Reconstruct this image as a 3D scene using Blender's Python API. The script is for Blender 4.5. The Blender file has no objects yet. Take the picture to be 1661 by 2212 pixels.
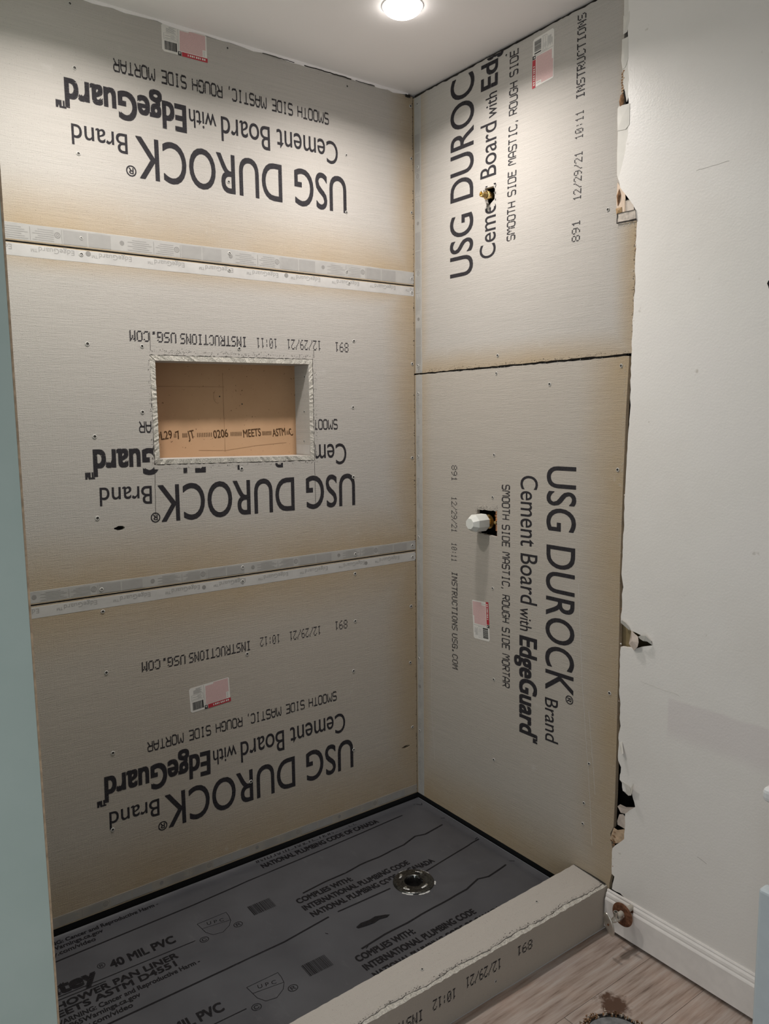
import bpy, bmesh, math, random
from mathutils import Vector, Matrix
from mathutils.geometry import delaunay_2d_cdt

IN = 0.0254
sc = bpy.context.scene
COL = sc.collection
random.seed(7)

# ------------------------------------------------------------------ camera
W_PX, H_PX, F_PX = 1661, 2212, 1683.46
cam_d = bpy.data.cameras.new('camera')
cam_d.sensor_fit = 'VERTICAL'
cam_d.sensor_height = 24.0
cam_d.sensor_width = 24.0 * W_PX / H_PX
cam_d.lens = 24.0 * F_PX / H_PX
cam_d.clip_start = 0.02
cam = bpy.data.objects.new('camera', cam_d)
COL.objects.link(cam)
_y, _p, _r = 0.636041534, -0.124787171, -0.0113706027
_f = Vector((math.sin(_y) * math.cos(_p), math.cos(_y) * math.cos(_p), math.sin(_p)))
_rt = Vector((math.cos(_y), -math.sin(_y), 0))
_up = _rt.cross(_f)
_r2 = _rt * math.cos(_r) + _up * math.sin(_r)
_u2 = -_rt * math.sin(_r) + _up * math.cos(_r)
cam.matrix_world = Matrix((( _r2.x, _u2.x, -_f.x, -1.71050428),
                           ( _r2.y, _u2.y, -_f.y, -2.12985818),
                           ( _r2.z, _u2.z, -_f.z, 1.39390646), (0, 0, 0, 1)))
sc.camera = cam

# ------------------------------------------------------------------ world, exposure
sc.view_settings.view_transform = 'Standard'
sc.view_settings.look = 'None'
sc.view_settings.gamma = 1.0
sc.view_settings.use_curve_mapping = False
sc.view_settings.exposure = 0.0
world = bpy.data.worlds.new('world')
sc.world = world
world.use_nodes = True
world.node_tree.nodes['Background'].inputs[0].default_value = (0.95, 0.98, 1.0, 1)   # the unlit rest of the house behind the camera
world.node_tree.nodes['Background'].inputs[1].default_value = 0.10
CAN_POWER = 7.7
CAN_SPREAD = 155.0
LENS_GLOW = 13.0
CAN_COLOR = (1.0, 0.956, 0.912)
# added cool fill light for partition and cabinet, unseen, left of and behind the camera
fill = bpy.data.lights.new('left_fill', 'AREA')
fill.shape = 'RECTANGLE'; fill.size = 0.75; fill.size_y = 1.7; fill.energy = 12.0; fill.color = (0.88, 0.96, 1.0)
fill_o = bpy.data.objects.new('left_fill', fill)
COL.objects.link(fill_o)
fill_o.location = (-2.75, -2.35, 0.95)
fill_o.rotation_euler = (Vector((-1.3, -0.85, 0.7)) - Vector((-2.75, -2.35, 0.95))).to_track_quat('-Z', 'Y').to_euler()

# ------------------------------------------------------------------ helpers
def link(o, parent=None):
    COL.objects.link(o)
    if parent is not None:
        o.parent = parent
    return o

def tag(o, label=None, cat=None, group=None, kind=None):
    if label: o['label'] = label
    if cat: o['category'] = cat
    if group: o['group'] = group
    if kind: o['kind'] = kind
    return o

def empty(name, loc, rot=None):
    o = bpy.data.objects.new(name, None)
    o.empty_display_size = 0.05
    if rot is not None:
        o.matrix_world = Matrix.Translation(loc) @ rot.to_4x4()
    else:
        o.location = loc
    return link(o)

def new_mesh(name, verts, faces, mat, parent=None, smooth=False, mats=None, fmat=None):
    me = bpy.data.meshes.new(name)
    me.from_pydata([tuple(v) for v in verts], [], faces)
    for m in (mats or [mat]):
        me.materials.append(m)
    if fmat:
        me.polygons.foreach_set('material_index', fmat)
    if smooth:
        me.polygons.foreach_set('use_smooth', [True] * len(me.polygons))
    me.update()
    return link(bpy.data.objects.new(name, me), parent)

class MB:
    """collects boxes, tubes and polygons (metres) for ONE mesh object"""
    def __init__(s): s.v, s.f = [], []
    def box(s, x0, x1, y0, y1, z0, z1):
        n = len(s.v)
        s.v += [(x, y, z) for z in (z0, z1) for y in (y0, y1) for x in (x0, x1)]
        s.f += [tuple(n + k for k in q) for q in ((0, 2, 3, 1), (4, 5, 7, 6), (0, 1, 5, 4), (2, 6, 7, 3), (0, 4, 6, 2), (1, 3, 7, 5))]
    def quad(s, pts):
        n = len(s.v); s.v += [tuple(p) for p in pts]; s.f.append(tuple(range(n, n + len(pts))))
    def lathe(s, prof, axis='z', seg=24, o=(0, 0, 0), sc_=(1, 1)):
        """prof: list of (r, h); closed by caps when r=0"""
        n = len(s.v)
        for r, h in prof:
            for k in range(seg):
                a = 2 * math.pi * k / seg
                c, d = r * math.cos(a) * sc_[0], r * math.sin(a) * sc_[1]
                p = {'z': (c, d, h), 'x': (h, c, d), 'y': (d, h, c)}[axis]
                s.v.append((p[0] + o[0], p[1] + o[1], p[2] + o[2]))
        for j in range(len(prof) - 1):
            for k in range(seg):
                a, b = n + j * seg + k, n + j * seg + (k + 1) % seg
                s.f.append((a, b, b + seg, a + seg))
    def ribbon(s, pts, w, z=0.0):
        """flat ribbon in the XY plane along a polyline"""
        P = [Vector(p) for p in pts]
        n0 = len(s.v)
        for k, p in enumerate(P):
            d = (P[min(k + 1, len(P) - 1)] - P[max(k - 1, 0)])
            d = d.normalized() if d.length > 0 else Vector((1, 0))
            q = Vector((-d.y, d.x)) * w / 2
            a = 1.0
            if 0 < k < len(P) - 1:
                d1 = (P[k] - P[k - 1]).normalized()
                a = 1 / max(0.5, abs(d1.dot(d)))
            s.v += [(p.x + q.x * a, p.y + q.y * a, z), (p.x - q.x * a, p.y - q.y * a, z)]
        for k in range(len(P) - 1):
            i = n0 + 2 * k
            s.f.append((i, i + 1, i + 3, i + 2))
    def build(s, name, mat, parent=None, smooth=False):
        return new_mesh(name, s.v, s.f, mat, parent, smooth)

def rag(p0, p1, step, amp, ends=True):
    """ragged points from p0 up to (not including) p1, in inches"""
    a, b = Vector(p0), Vector(p1)
    n = max(1, int((b - a).length / step))
    d = (b - a).normalized(); q = Vector((-d.y, d.x))
    out = []
    for k in range(n):
        t = k / n
        p = a + (b - a) * t
        if k: p += q * random.uniform(-amp, amp) + d * random.uniform(-.3, .3) * step
        out.append((p.x, p.y))
    return out

def plate_data(outline, holes, thick, unit=IN, top=0.0):
    """flat slab with holes: front at z=top, back at z=top-thick; outline in inches"""
    V, Ed = [], []
    for loop in [outline] + list(holes):
        n = len(V)
        V += [Vector((p[0] * unit, p[1] * unit)) for p in loop]
        Ed += [(n + k, n + (k + 1) % len(loop)) for k in range(len(loop))]
    vo, eo, fo, *_ = delaunay_2d_cdt(V, Ed, [], 0, 1e-7)
    loops = [[(p[0] * unit, p[1] * unit) for p in loop] for loop in [outline] + list(holes)]
    def inside(x, y):
        c = False
        for L in loops:
            for k in range(len(L)):
                (xa, ya), (xb_, yb_) = L[k - 1], L[k]
                if (ya > y) != (yb_ > y) and x < (xb_ - xa) * (y - ya) / (yb_ - ya) + xa: c = not c
        return c
    fo = [f for f in fo if inside(sum(vo[k].x for k in f) / len(f), sum(vo[k].y for k in f) / len(f))]
    m = len(vo)
    verts = [(v.x, v.y, top) for v in vo] + [(v.x, v.y, top - thick) for v in vo]
    faces, cnt = [], {}
    for f in fo:
        f = list(f)
        a = sum(vo[f[k]].x * vo[f[(k + 1) % len(f)]].y - vo[f[(k + 1) % len(f)]].x * vo[f[k]].y for k in range(len(f)))
        if a < 0: f.reverse()
        faces.append(tuple(f)); faces.append(tuple(m + k for k in reversed(f)))
        for k in range(len(f)):
            e = (f[k], f[(k + 1) % len(f)])
            cnt[e] = cnt.get(e, 0) + 1
    for (a, b) in list(cnt):
        if (b, a) not in cnt:
            faces.append((b, a, m + a, m + b))
    return verts, faces

def plate(name, outline, holes, thick, mat, parent=None, top=0.0):
    v, f = plate_data(outline, holes, thick, IN, top)
    return new_mesh(name, v, f, mat, parent)

# ------------------------------------------------------------------ materials
def nmat(name):
    m = bpy.data.materials.new(name); m.use_nodes = True
    nt = m.node_tree
    b = nt.nodes['Principled BSDF']
    return m, nt, b

def N(nt, t, **kw):
    n = nt.nodes.new(t)
    for k, v in kw.items():
        if hasattr(n, k): setattr(n, k, v)
        else: n.inputs[k.replace('_', ' ')].default_value = v
    return n

def mapping(nt, scale, coord='Object'):
    tc = N(nt, 'ShaderNodeTexCoord'); mp = N(nt, 'ShaderNodeMapping')
    mp.inputs['Scale'].default_value = scale
    nt.links.new(tc.outputs[coord], mp.inputs[0])
    return mp.outputs[0]

def noise(nt, scale, vec, detail=3.0, rough=0.55):
    n = N(nt, 'ShaderNodeTexNoise'); n.inputs['Scale'].default_value = scale
    n.inputs['Detail'].default_value = detail; n.inputs['Roughness'].default_value = rough
    nt.links.new(vec, n.inputs['Vector'])
    return n.outputs['Fac']

def ramp(nt, fac, stops):
    r = N(nt, 'ShaderNodeValToRGB')
    e = r.color_ramp.elements
    while len(e) < len(stops): e.new(0.5)
    for k, (p, c) in enumerate(stops):
        e[k].position = p
        e[k].color = c if len(c) == 4 else (*c, 1)
    nt.links.new(fac, r.inputs[0])
    return r.outputs[0]

def math_(nt, op, a, b=None, c=None):
    n = N(nt, 'ShaderNodeMath', operation=op)
    for k, x in enumerate((a, b, c)):
        if x is None: continue
        if isinstance(x, (int, float)): n.inputs[k].default_value = x
        else: nt.links.new(x, n.inputs[k])
    return n.outputs[0]

def mixc(nt, fac, a, b, blend='MIX'):
    n = N(nt, 'ShaderNodeMix', data_type='RGBA', blend_type=blend)
    for k, x in ((0, fac), (6, a), (7, b)):
        if isinstance(x, (int, float)): n.inputs[k].default_value = x
        elif isinstance(x, tuple): n.inputs[k].default_value = (*x, 1) if len(x) == 3 else x
        else: nt.links.new(x, n.inputs[k])
    return n.outputs[2]

def bump(nt, b, h, strength, dist=0.002):
    n = N(nt, 'ShaderNodeBump'); n.inputs['Strength'].default_value = strength
    n.inputs['Distance'].default_value = dist
    nt.links.new(h, n.inputs['Height'])
    nt.links.new(n.outputs[0], b.inputs['Normal'])

def simple(name, col, rough=0.6, metal=0.0, var=0.12, nscale=40, bmp=0.0, spec=0.5):
    m, nt, b = nmat(name)
    v = mapping(nt, (1, 1, 1))
    f = noise(nt, nscale, v, 4)
    lo = tuple(c * (1 - var) for c in col); hi = tuple(min(1, c * (1 + var)) for c in col)
    nt.links.new(ramp(nt, f, [(0.3, lo), (0.7, hi)]), b.inputs['Base Color'])
    b.inputs['Roughness'].default_value = rough; b.inputs['Metallic'].default_value = metal
    b.inputs['Specular IOR Level'].default_value = spec
    if bmp: bump(nt, b, f, bmp)
    return m

GREY = (0.462, 0.432, 0.402)
TAN = (0.405, 0.312, 0.205)

def board_mat(name, u0, u1, v0, v1, edges, seed=0.0, base=0.0, streak=0.42):
    """cement board: grey fibre mesh face, tanner along the factory edges. edges: dict side->width(in)"""
    m, nt, b = nmat(name)
    tc = N(nt, 'ShaderNodeTexCoord'); sp = N(nt, 'ShaderNodeSeparateXYZ')
    nt.links.new(tc.outputs['Object'], sp.inputs[0])
    X, Y = sp.outputs[0], sp.outputs[1]
    mp = N(nt, 'ShaderNodeMapping'); mp.inputs['Location'].default_value = (seed, seed * .7, 0)
    nt.links.new(tc.outputs['Object'], mp.inputs[0])
    vec = mp.outputs[0]
    big = noise(nt, 5.0, vec, 4)
    fac = None
    for side, w in edges.items():
        src = {'l': X, 'r': X, 'b': Y, 't': Y}[side]
        edge = {'l': u0, 'r': u1, 'b': v0, 't': v1}[side] * IN
        d = math_(nt, 'ABSOLUTE', math_(nt, 'SUBTRACT', src, edge))
        mr = N(nt, 'ShaderNodeMapRange', interpolation_type='SMOOTHSTEP')
        mr.inputs['From Min'].default_value = 0.0; mr.inputs['From Max'].default_value = w * IN
        mr.inputs['To Min'].default_value = 1.0; mr.inputs['To Max'].default_value = 0.0
        nt.links.new(d, mr.inputs['Value'])
        fac = mr.outputs[0] if fac is None else math_(nt, 'MAXIMUM', fac, mr.outputs[0])
    fac = math_(nt, 'MULTIPLY', fac, math_(nt, 'ADD', math_(nt, 'MULTIPLY', big, 0.9), 0.42))
    if base: fac = math_(nt, 'ADD', math_(nt, 'MULTIPLY', fac, 1 - base), base)
    fac = math_(nt, 'MINIMUM', fac, 1.0)
    col = mixc(nt, fac, GREY, TAN)
    # long streaks of the trowelled face
    mps = N(nt, 'ShaderNodeMapping'); mps.inputs['Scale'].default_value = (1.2, 55, 1)
    nt.links.new(vec, mps.inputs[0])
    st = noise(nt, 4.0, mps.outputs[0], 5)
    col = mixc(nt, streak, col, ramp(nt, st, [(0.25, (0.80, 0.80, 0.79)), (0.5, (0.98, 0.97, 0.96)), (0.8, (1.12, 1.12, 1.12))]), 'MULTIPLY')
    # pits and pale dust
    pit = noise(nt, 420.0, vec, 2, 0.6)
    col = mixc(nt, 1.0, col, ramp(nt, pit, [(0.27, (0.45, 0.44, 0.43)), (0.34, (1, 1, 1))]), 'MULTIPLY')
    dust = noise(nt, 9.0, vec, 8, 0.7)
    dm = ramp(nt, dust, [(0.63, (0, 0, 0)), (0.76, (1, 1, 1))])
    col = mixc(nt, math_(nt, 'MULTIPLY', dm, 0.42), col, (0.60, 0.58, 0.55))
    nt.links.new(col, b.inputs['Base Color'])
    b.inputs['Roughness'].default_value = 0.88
    b.inputs['Specular IOR Level'].default_value = 0.25
    # scrim: fine weave both ways
    w1 = N(nt, 'ShaderNodeMapping'); w1.inputs['Scale'].default_value = (30, 420, 1); nt.links.new(vec, w1.inputs[0])
    w2 = N(nt, 'ShaderNodeMapping'); w2.inputs['Scale'].default_value = (420, 30, 1); nt.links.new(vec, w2.inputs[0])
    h = math_(nt, 'ADD', noise(nt, 1.0, w1.outputs[0], 2), math_(nt, 'MULTIPLY', noise(nt, 1.0, w2.outputs[0], 2), 0.7))
    h = math_(nt, 'ADD', h, math_(nt, 'MULTIPLY', pit, 0.9))
    bump(nt, b, h, 0.42, 0.0016)
    return m

def ink_mat(name, col, keep=0.80, rough=0.75, along='x'):
    """printed ink that skips on the rough scrim: fine bands along the print direction, gaps are transparent"""
    m, nt, b = nmat(name)
    nt.nodes.remove(b)
    out = nt.nodes['Material Output']
    d = N(nt, 'ShaderNodeBsdfPrincipled')
    d.inputs['Base Color'].default_value = (*col, 1); d.inputs['Roughness'].default_value = rough
    d.inputs['Specular IOR Level'].default_value = 0.2
    t = N(nt, 'ShaderNodeBsdfTransparent'); mx = N(nt, 'ShaderNodeMixShader')
    sw = (lambda p, q: (p, q, 1)) if along == 'x' else (lambda p, q: (q, p, 1))
    a = noise(nt, 1.0, mapping(nt, sw(60, 560)), 2, 0.5)
    c = noise(nt, 1.0, mapping(nt, sw(600, 200)), 2, 0.6)
    g = noise(nt, 1.0, mapping(nt, sw(5, 190)), 2, 0.5)
    s_ = math_(nt, 'ADD', math_(nt, 'MULTIPLY', a, 0.6), math_(nt, 'MULTIPLY', c, 0.4))
    mr = N(nt, 'ShaderNodeMapRange')
    lo = 0.5 + (0.5 - keep) * 0.32
    mr.inputs['From Min'].default_value = lo - 0.06; mr.inputs['From Max'].default_value = lo + 0.10
    mr.inputs['To Min'].default_value = 0.35; mr.inputs['To Max'].default_value = 0.95
    nt.links.new(s_, mr.inputs['Value'])
    mg = N(nt, 'ShaderNodeMapRange')                        # long light skips
    mg.inputs['From Min'].default_value = 0.27; mg.inputs['From Max'].default_value = 0.33
    mg.inputs['To Min'].default_value = 0.25; mg.inputs['To Max'].default_value = 1.0
    nt.links.new(g, mg.inputs['Value'])
    nt.links.new(math_(nt, 'MULTIPLY', mr.outputs[0], mg.outputs[0]), mx.inputs[0])
    nt.links.new(t.outputs[0], mx.inputs[1]); nt.links.new(d.outputs[0], mx.inputs[2])
    nt.links.new(mx.outputs[0], out.inputs['Surface'])
    return m

INK = ink_mat('board_ink', (0.032, 0.029, 0.033), 0.86)
INK_V = ink_mat('board_ink_upright', (0.032, 0.029, 0.033), 0.86, along='y')
INK_DOT_V = ink_mat('date_ink_upright', (0.03, 0.027, 0.031), 1.25, along='y')
INK_DOT = ink_mat('date_ink', (0.035, 0.031, 0.036), 1.1)
INK_LINER = ink_mat('liner_ink', (0.012, 0.011, 0.013), 0.88, 0.5)
INK_TAPE = simple('tape_ink', (0.25, 0.238, 0.225), 0.7)
INK_TAPE_PALE = simple('tape_ink_pale', (0.325, 0.312, 0.298), 0.7, var=0.05)
INK_BROWN = ink_mat('drywall_ink', (0.09, 0.045, 0.02), 0.74)
TAPE = simple('edge_tape', (0.49, 0.472, 0.455), 0.7, var=0.07, nscale=25)
TAPE_D = simple('edge_tape_dark', (0.35, 0.318, 0.278), 0.7, var=0.07, nscale=25)  # darker tape tone for the lowest board's bottom edge
TAPE_G = simple('edge_tape_printed_side', (0.395, 0.38, 0.362), 0.7, var=0.07, nscale=25)
EDGE = simple('broken_cement', (0.50, 0.47, 0.42), 0.95, var=0.35, nscale=260, bmp=0.8)
SCREW = simple('screw_steel', (0.05, 0.045, 0.04), 0.5, 0.6)
DUST = simple('screw_dust', (0.52, 0.50, 0.47), 0.9)
STICK_W = simple('sticker_paper', (0.72, 0.69, 0.65), 0.6, var=0.03)
STICK_P = simple('sticker_pink', (0.62, 0.42, 0.41), 0.6, var=0.06, nscale=300)
STICK_R = simple('sticker_red', (0.42, 0.025, 0.04), 0.5)
STICK_K = simple('sticker_black', (0.02, 0.02, 0.02), 0.6)
STICK_G = simple('sticker_grey', (0.36, 0.35, 0.34), 0.6)
CRACK = simple('dark_gap', (0.022, 0.018, 0.015), 0.95)
BLACK = simple('cavity_black', (0.012, 0.01, 0.009), 0.95)
PAPER = simple('drywall_paper', (0.60, 0.51, 0.45), 0.85, var=0.1, nscale=60)
PAINTCHIP = simple('paint_flap', (0.70, 0.67, 0.62), 0.6, var=0.05, nscale=30)
TANPAPER = simple('torn_tan_paper', (0.50, 0.36, 0.24), 0.9, var=0.3, nscale=70)
BROWNBIT = simple('brown_fibre', (0.26, 0.14, 0.07), 0.95, var=0.4, nscale=120)
WOOD = simple('stud_wood', (0.34, 0.25, 0.13), 0.8, var=0.2, nscale=30)
BRASS = simple('brass', (0.80, 0.58, 0.26), 0.25, 1.0)
COPPER = simple('copper', (0.75, 0.36, 0.20), 0.35, 1.0)
CHROME = simple('dull_chrome', (0.60, 0.57, 0.52), 0.32, 0.9, var=0.2, nscale=60)
PLASTIC = simple('white_plastic', (0.70, 0.70, 0.66), 0.45, var=0.04)
WHITEPAINT = simple('white_trim_paint', (0.78, 0.74, 0.71), 0.4, var=0.05, nscale=30, bmp=0.05)
CABINET = simple('cabinet_paint', (0.60, 0.66, 0.69), 0.35, var=0.03)
TOPWHITE = simple('counter_white', (0.80, 0.80, 0.80), 0.25, var=0.02)

def mint_mat():
    m, nt, b = nmat('green_drywall')
    v = mapping(nt, (1, 1, 1))
    f = noise(nt, 7, v, 5)
    nt.links.new(ramp(nt, f, [(0.3, (0.50, 0.60, 0.55)), (0.7, (0.55, 0.645, 0.595))]), b.inputs['Base Color'])
    b.inputs['Roughness'].default_value = 0.8
    return m
MINT = mint_mat()

def rust_mat():
    m, nt, b = nmat('rusted_steel')
    v = mapping(nt, (1, 1, 1))
    f = noise(nt, 90, v, 6, 0.65)
    nt.links.new(ramp(nt, f, [(0.3, (0.055, 0.022, 0.012)), (0.52, (0.16, 0.062, 0.028)), (0.72, (0.30, 0.15, 0.09))]), b.inputs['Base Color'])
    b.inputs['Roughness'].default_value = 0.7; b.inputs['Metallic'].default_value = 0.25
    bump(nt, b, f, 0.5)
    return m
RUST = rust_mat()

def drywall_back_mat():
    m, nt, b = nmat('brown_drywall_paper')
    v = mapping(nt, (1, 1, 1))
    f = noise(nt, 6, v, 5)
    c = ramp(nt, f, [(0.3, (0.47, 0.28, 0.155)), (0.7, (0.53, 0.33, 0.19))])
    sp = noise(nt, 130, v, 2)
    c = mixc(nt, 1.0, c, ramp(nt, sp, [(0.25, (0.3, 0.25, 0.2)), (0.30, (1, 1, 1))]), 'MULTIPLY')
    nt.links.new(c, b.inputs['Base Color']); b.inputs['Roughness'].default_value = 0.8
    return m
BROWNPAPER = drywall_back_mat()

def wall_mat():
    m, nt, b = nmat('white_wall_paint')
    v = mapping(nt, (1, 1, 1))
    f = noise(nt, 3.0, v, 6)
    c = ramp(nt, f, [(0.3, (0.78, 0.74, 0.70)), (0.55, (0.815, 0.78, 0.745)), (0.75, (0.82, 0.78, 0.755))])
    # an older mauve patch of paint
    tc = N(nt, 'ShaderNodeTexCoord'); sp = N(nt, 'ShaderNodeSeparateXYZ'); nt.links.new(tc.outputs['Object'], sp.inputs[0])
    wob = noise(nt, 14, v, 3)
    def edge(src, at, soft, up):
        mr = N(nt, 'ShaderNodeMapRange', interpolation_type='SMOOTHSTEP')
        a, e = (at - soft, at + soft) if up else (at + soft, at - soft)
        mr.inputs['From Min'].default_value = a * IN; mr.inputs['From Max'].default_value = e * IN
        nt.links.new(src, mr.inputs['Value']); return mr.outputs[0]
    zz = math_(nt, 'ADD', sp.outputs[1], math_(nt, 'MULTIPLY', wob, 0.02))
    pf = math_(nt, 'MULTIPLY', math_(nt, 'MULTIPLY', edge(sp.outputs[0], 40.2, .15, True), edge(zz, 26.8, .2, False)), edge(zz, 23.0, .9, True))
    c = mixc(nt, math_(nt, 'MULTIPLY', pf, 0.55), c, (0.70, 0.635, 0.63))
    dk = noise(nt, 24, v, 3, 0.5)
    c = mixc(nt, 1.0, c, ramp(nt, dk, [(0.22, (0.72, 0.70, 0.67)), (0.27, (1, 1, 1))]), 'MULTIPLY')
    nt.links.new(c, b.inputs['Base Color'])
    b.inputs['Roughness'].default_value = 0.36
    h = math_(nt, 'ADD', noise(nt, 190, v, 3), math_(nt, 'MULTIPLY', noise(nt, 18, v, 3), 1.4))
    bump(nt, b, h, 0.11, 0.003)
    return m
WALL = wall_mat()

def ceil_mat():
    m, nt, b = nmat('ceiling_paint')
    v = mapping(nt, (1, 1, 1))
    f = noise(nt, 4, v, 5)
    nt.links.new(ramp(nt, f, [(0.3, (0.88, 0.835, 0.83)), (0.7, (0.90, 0.855, 0.85))]), b.inputs['Base Color'])
    b.inputs['Roughness'].default_value = 0.7
    bump(nt, b, noise(nt, 120, v, 3), 0.05)
    return m
CEIL = ceil_mat()

def plank_mat():
    m, nt, b = nmat('weathered_plank')
    oi = N(nt, 'ShaderNodeObjectInfo')
    tc = N(nt, 'ShaderNodeTexCoord'); mp = N(nt, 'ShaderNodeMapping'); mp.inputs['Scale'].default_value = (2.2, 30, 1)
    nt.links.new(tc.outputs['Object'], mp.inputs[0])
    cx = N(nt, 'ShaderNodeCombineXYZ'); nt.links.new(math_(nt, 'MULTIPLY', oi.outputs['Random'], 40.0), cx.inputs[0]); nt.links.new(oi.outputs['Random'], cx.inputs[2])
    va = N(nt, 'ShaderNodeVectorMath', operation='ADD'); nt.links.new(mp.outputs[0], va.inputs[0]); nt.links.new(cx.outputs[0], va.inputs[1])
    g = noise(nt, 2.2, va.outputs[0], 7, 0.62)
    c = ramp(nt, g, [(0.30, (0.12, 0.078, 0.058)), (0.40, (0.29, 0.22, 0.182)), (0.52, (0.385, 0.31, 0.268)), (0.62, (0.42, 0.36, 0.325)), (0.75, (0.52, 0.455, 0.41))])
    bl = noise(nt, 5, tc.outputs['Object'], 4)
    c = mixc(nt, 0.6, c, ramp(nt, bl, [(0.3, (0.80, 0.80, 0.84)), (0.5, (1, 1, 1)), (0.7, (1.16, 1.02, 0.94))]), 'MULTIPLY')
    # rust-brown stains around the flange
    sp = N(nt, 'ShaderNodeTexNoise')
    gm = N(nt, 'ShaderNodeNewGeometry'); d = N(nt, 'ShaderNodeVectorMath', operation='DISTANCE')
    d.inputs[1].default_value = (-9.0 * IN, -41.3 * IN, -2.15 * IN); nt.links.new(gm.outputs['Position'], d.inputs[0])
    st = noise(nt, 45, gm.outputs['Position'], 5, 0.6)
    dd = math_(nt, 'ADD', d.outputs['Value'], math_(nt, 'MULTIPLY', math_(nt, 'SUBTRACT', st, 0.5), 0.09))
    c = mixc(nt, ramp(nt, dd, [(0.024, (1, 1, 1)), (0.042, (0, 0, 0))]), c, (0.085, 0.04, 0.022))
    nt.links.new(c, b.inputs['Base Color'])
    b.inputs['Roughness'].default_value = 0.5
    bump(nt, b, g, 0.18, 0.002)
    return m
PLANK = plank_mat()

def liner_mat():
    m, nt, b = nmat('grey_pvc_liner')
    v = mapping(nt, (1, 1, 1))
    f = noise(nt, 6, v, 5)
    c = ramp(nt, f, [(0.3, (0.066, 0.066, 0.074)), (0.7, (0.086, 0.086, 0.095))])
    du = noise(nt, 22, mapping(nt, (1, .35, 1)), 7, 0.7)
    c = mixc(nt, math_(nt, 'MULTIPLY', ramp(nt, du, [(0.6, (0, 0, 0)), (0.8, (1, 1, 1))]), 0.25), c, (0.22, 0.215, 0.215))
    nt.links.new(c, b.inputs['Base Color'])
    nt.links.new(ramp(nt, f, [(0.3, (0.34,) * 3), (0.7, (0.48,) * 3)]), b.inputs['Roughness'])
    bump(nt, b, noise(nt, 5, v, 3), 0.25, 0.01)
    return m
LINER = liner_mat()

def lens_mat():
    m, nt, b = nmat('lit_lens')
    b.inputs['Base Color'].default_value = (0.9, 0.9, 0.88, 1)
    b.inputs['Emission Color'].default_value = (1.0, 0.968, 0.915, 1)
    b.inputs['Emission Strength'].default_value = LENS_GLOW
    return m
LENS = lens_mat()

# ------------------------------------------------------------------ ceiling, walls, floor
RA = Matrix(((1, 0, 0), (0, 0, -1), (0, 1, 0)))            # back wall frame: X=+x, Y=+z, Z=-y
RB = Matrix(((0, 0, -1), (-1, 0, 0), (0, 1, 0)))           # right wall frame: X=-y, Y=+z, Z=-x

def zc(y_in): return 96.05
cv = []
for zz in (0, 3):
    cv += [(-100, 4, zc(4) + zz), (4, 4, zc(4) + zz), (4, -120, zc(-120) + zz), (-100, -120, zc(-120) + zz)]
# ceiling: thin slab (flat, kinked only by the tilt)
ceiling = new_mesh('ceiling', [(x * IN, y * IN, z * IN) for x, y, z in cv],
                   [(0, 1, 2, 3), (7, 6, 5, 4), (0, 4, 5, 1), (1, 5, 6, 2), (2, 6, 7, 3), (3, 7, 4, 0)], CEIL)
tag(ceiling, kind='structure')
# chipped plaster lip of the ceiling along the back wall
out = [(-58, 96.12)]
x = -58.0
while x < -1.2:
    out.append((x, 95.78 + random.uniform(-.16, .10)))
    x += random.uniform(.5, 1.6)
out += [(-0.9, 95.9), (-0.9, 96.12)]
lip = plate('plaster_lip', out, [], 0.02, CEIL, None, top=0.0025)
lip.matrix_world = RA.to_4x4(); lip.parent = ceiling

# rough studs and the dark wall cavity behind the boards
studs = MB()
studs.box(-62 * IN, 4 * IN, 3.62 * IN, 4.0 * IN, -3 * IN, 96 * IN)
studs.box(4.2 * IN, 4.5 * IN, -110 * IN, 4 * IN, -3 * IN, 96 * IN)
wb = studs.build('wall_back', BLACK); tag(wb, kind='structure')
st = MB(); st.box(0.8 * IN, 4.1 * IN, -35.4 * IN, -33.8 * IN, 29.6 * IN, 33.6 * IN)
stud = st.build('trim_1', WOOD); tag(stud, 'wooden stud behind the torn drywall edge', kind='structure')

# left partition end: green drywall
pl = MB(); pl.box(-64.5 * IN, -57.85 * IN, -36.5 * IN, 0.0, -2.15 * IN, 95.9 * IN)
wall_left = pl.build('wall_left', MINT); tag(wall_left, kind='structure')
ed = MB(); ed.box(-57.85 * IN, -57.72 * IN, -36.48 * IN, -35.98 * IN, -2.15 * IN, 95.9 * IN)
ed.build('drywall_edge', TANPAPER, wall_left)

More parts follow.
